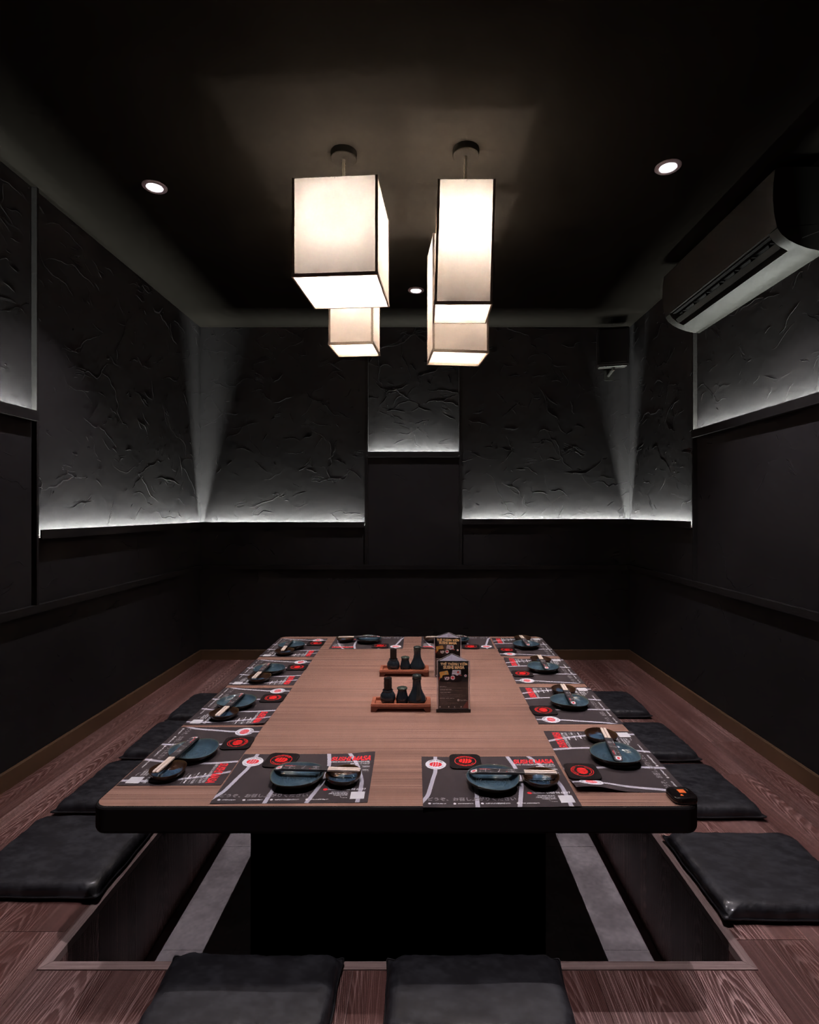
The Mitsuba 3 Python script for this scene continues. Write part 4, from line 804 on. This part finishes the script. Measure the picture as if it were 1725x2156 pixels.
def stand(x, y, yaw, has_base, label):
    k = numbered('card_stand'); tag(k, label, 'card stand', 'triangular card stands')
    z0 = 0.0125 if has_base else 0.004
    cx, cy = 0.0, CW * 0.866 / 3
    c, s = math.cos(math.radians(yaw)), math.sin(math.radians(yaw))
    def w(m):
        v = np.asarray(m.vertices); return M(np.column_stack([c * v[:, 0] - s * v[:, 1] + x, s * v[:, 0] + c * v[:, 1] + y, v[:, 2] + ZT + 0.00042]), m.faces)
    def turn(m, i):
        a = i * 2 * math.pi / 3; v = np.asarray(m.vertices) - np.array([cx, cy, 0])
        return M(np.column_stack([math.cos(a) * v[:, 0] - math.sin(a) * v[:, 1] + cx, math.sin(a) * v[:, 0] + math.cos(a) * v[:, 1] + cy, v[:, 2]]), m.faces)
    def tri(out):
        R = CW / math.sqrt(3) + out
        return Polygon([(cx + R * math.cos(a), cy + R * math.sin(a)) for a in (math.radians(-150), math.radians(-30), math.radians(90))])
    if has_base:
        g = tri(0.006).buffer(0.003, resolution=4); n = np.array(g.exterior.coords)[:-1]
        if not g.exterior.is_ccw: n = n[::-1]
        put(k + '__base', shape(w(loft([at(n, 0.0), at(n, 0.0095), at((n - [cx, cy]) * 0.985 + [cx, cy], 0.0110)])), (0.008, 0.007, 0.007), 'vc_gloss'))
    for i in range(3):
        hw = CW / 2 - 0.0005
        put(k + '__card', shape(w(turn(bx(-hw, hw, 0.0006, 0.0009, z0, z0 + CH), i)), (0.005, 0.0028, 0.0028), 'vc_matte'))
        put(k + '__card_back', shape(w(turn(bx(-hw + 0.0012, hw - 0.0012, 0.0010, 0.0013, z0, z0 + CH), i)), (0.62, 0.58, 0.64), 'vc_satin'))
        p = turn(M([[-hw - 0.003, -0.0030, z0 - 0.001], [hw + 0.003, -0.0030, z0 - 0.001], [hw + 0.003, -0.0030, z0 + CH + 0.002], [-hw - 0.003, -0.0030, z0 + CH + 0.002]], [[0, 1, 2], [0, 2, 3]]), i)
        put(k + '__acrylic_pane', mikit.ply(w(p), 'clear'))
        e = cat(*[turn(bx(sx * (hw + 0.003) - 0.0007, sx * (hw + 0.003) + 0.0007, -0.0036, -0.0022, z0 - 0.001, z0 + CH + 0.002), i) for sx in (-1, 1)], turn(bx(-hw - 0.003, hw + 0.003, -0.0036, -0.0026, z0 + CH + 0.0012, z0 + CH + 0.0022), i))
        put(k + '__acrylic_edge', shape(w(e), (0.42, 0.38, 0.38), 'vc_gloss'))
        if i < 3:
            m, cc = CARD.mesh(lambda v, z: np.column_stack([v[:, 0], 0.0004 - z, v[:, 1] + z0]))
            put(k + '__card_print', mikit.ply(w(turn(m, i)), 'vc_matte', color=cc))
stand(0.1215, 2.122, 0, True, 'triangular card stand with black base, the nearer of the two')
stand(0.1190, 2.552, -6, False, 'triangular clear card stand without base, the farther of the two')

# ------------------------------------------------------------------ call button on the table corner
tag('call_button', 'black call button with orange square on the near right table corner', 'button')
def cb(m): m = m.copy(); m.apply_transform(trimesh.transformations.rotation_matrix(math.radians(2), (0, 0, 1))); m.apply_translation((0.7035, 1.4805, ZT + 0.0004)); return m
q = lambda i, r: ring(-0.034 + i, 0.034 - i, -0.034 + i, 0.034 - i, r, 8)
put('call_button__base', shape(cb(loft([at(q(0.003, 0.017), 0), at(q(0.0005, 0.0195), 0.002), at(q(0.0, 0.02), 0.0068)])), (0.008, 0.006, 0.006), 'vc_gloss'))
put('call_button__orange_line', shape(cb(loft([at(q(0.0006, 0.0194), 0.0066), at(q(0.0006, 0.0194), 0.0082)])), (0.55, 0.16, 0.04), 'vc_satin'))
put('call_button__top', shape(cb(loft([at(q(0.0, 0.02), 0.0080), at(q(0.0, 0.02), 0.0125), at(q(0.0012, 0.019), 0.0155), at(q(0.004, 0.017), 0.0175), at(q(0.009, 0.014), 0.0184), at(q(0.02, 0.008), 0.0187)])), (0.007, 0.005, 0.005), 'vc_gloss', True))
put('call_button__push_button', shape(cb(bevel(-0.008, 0.0105, -0.006, 0.0125, 0.0180, 0.0200, 0.0006)), (0.80, 0.155, 0.03), 'vc_satin'))
put('call_button__bell_mark', shape(cb(cat(lathe([(0.0036, 0.0186), (0.0034, 0.0189), (0.0001, 0.0190)], 16).apply_translation((-0.0075, -0.0155, 0)), bevel(-0.0118, -0.0032, -0.0196, -0.0160, 0.0180, 0.0187, 0.0002))), (0.75, 0.14, 0.03), 'vc_satin'))
put('call_button__indicator', shape(cb(bevel(0.0185, 0.0215, 0.004, 0.018, 0.0178, 0.0186, 0.0002)), (0.06, 0.06, 0.045), 'vc_satin'))
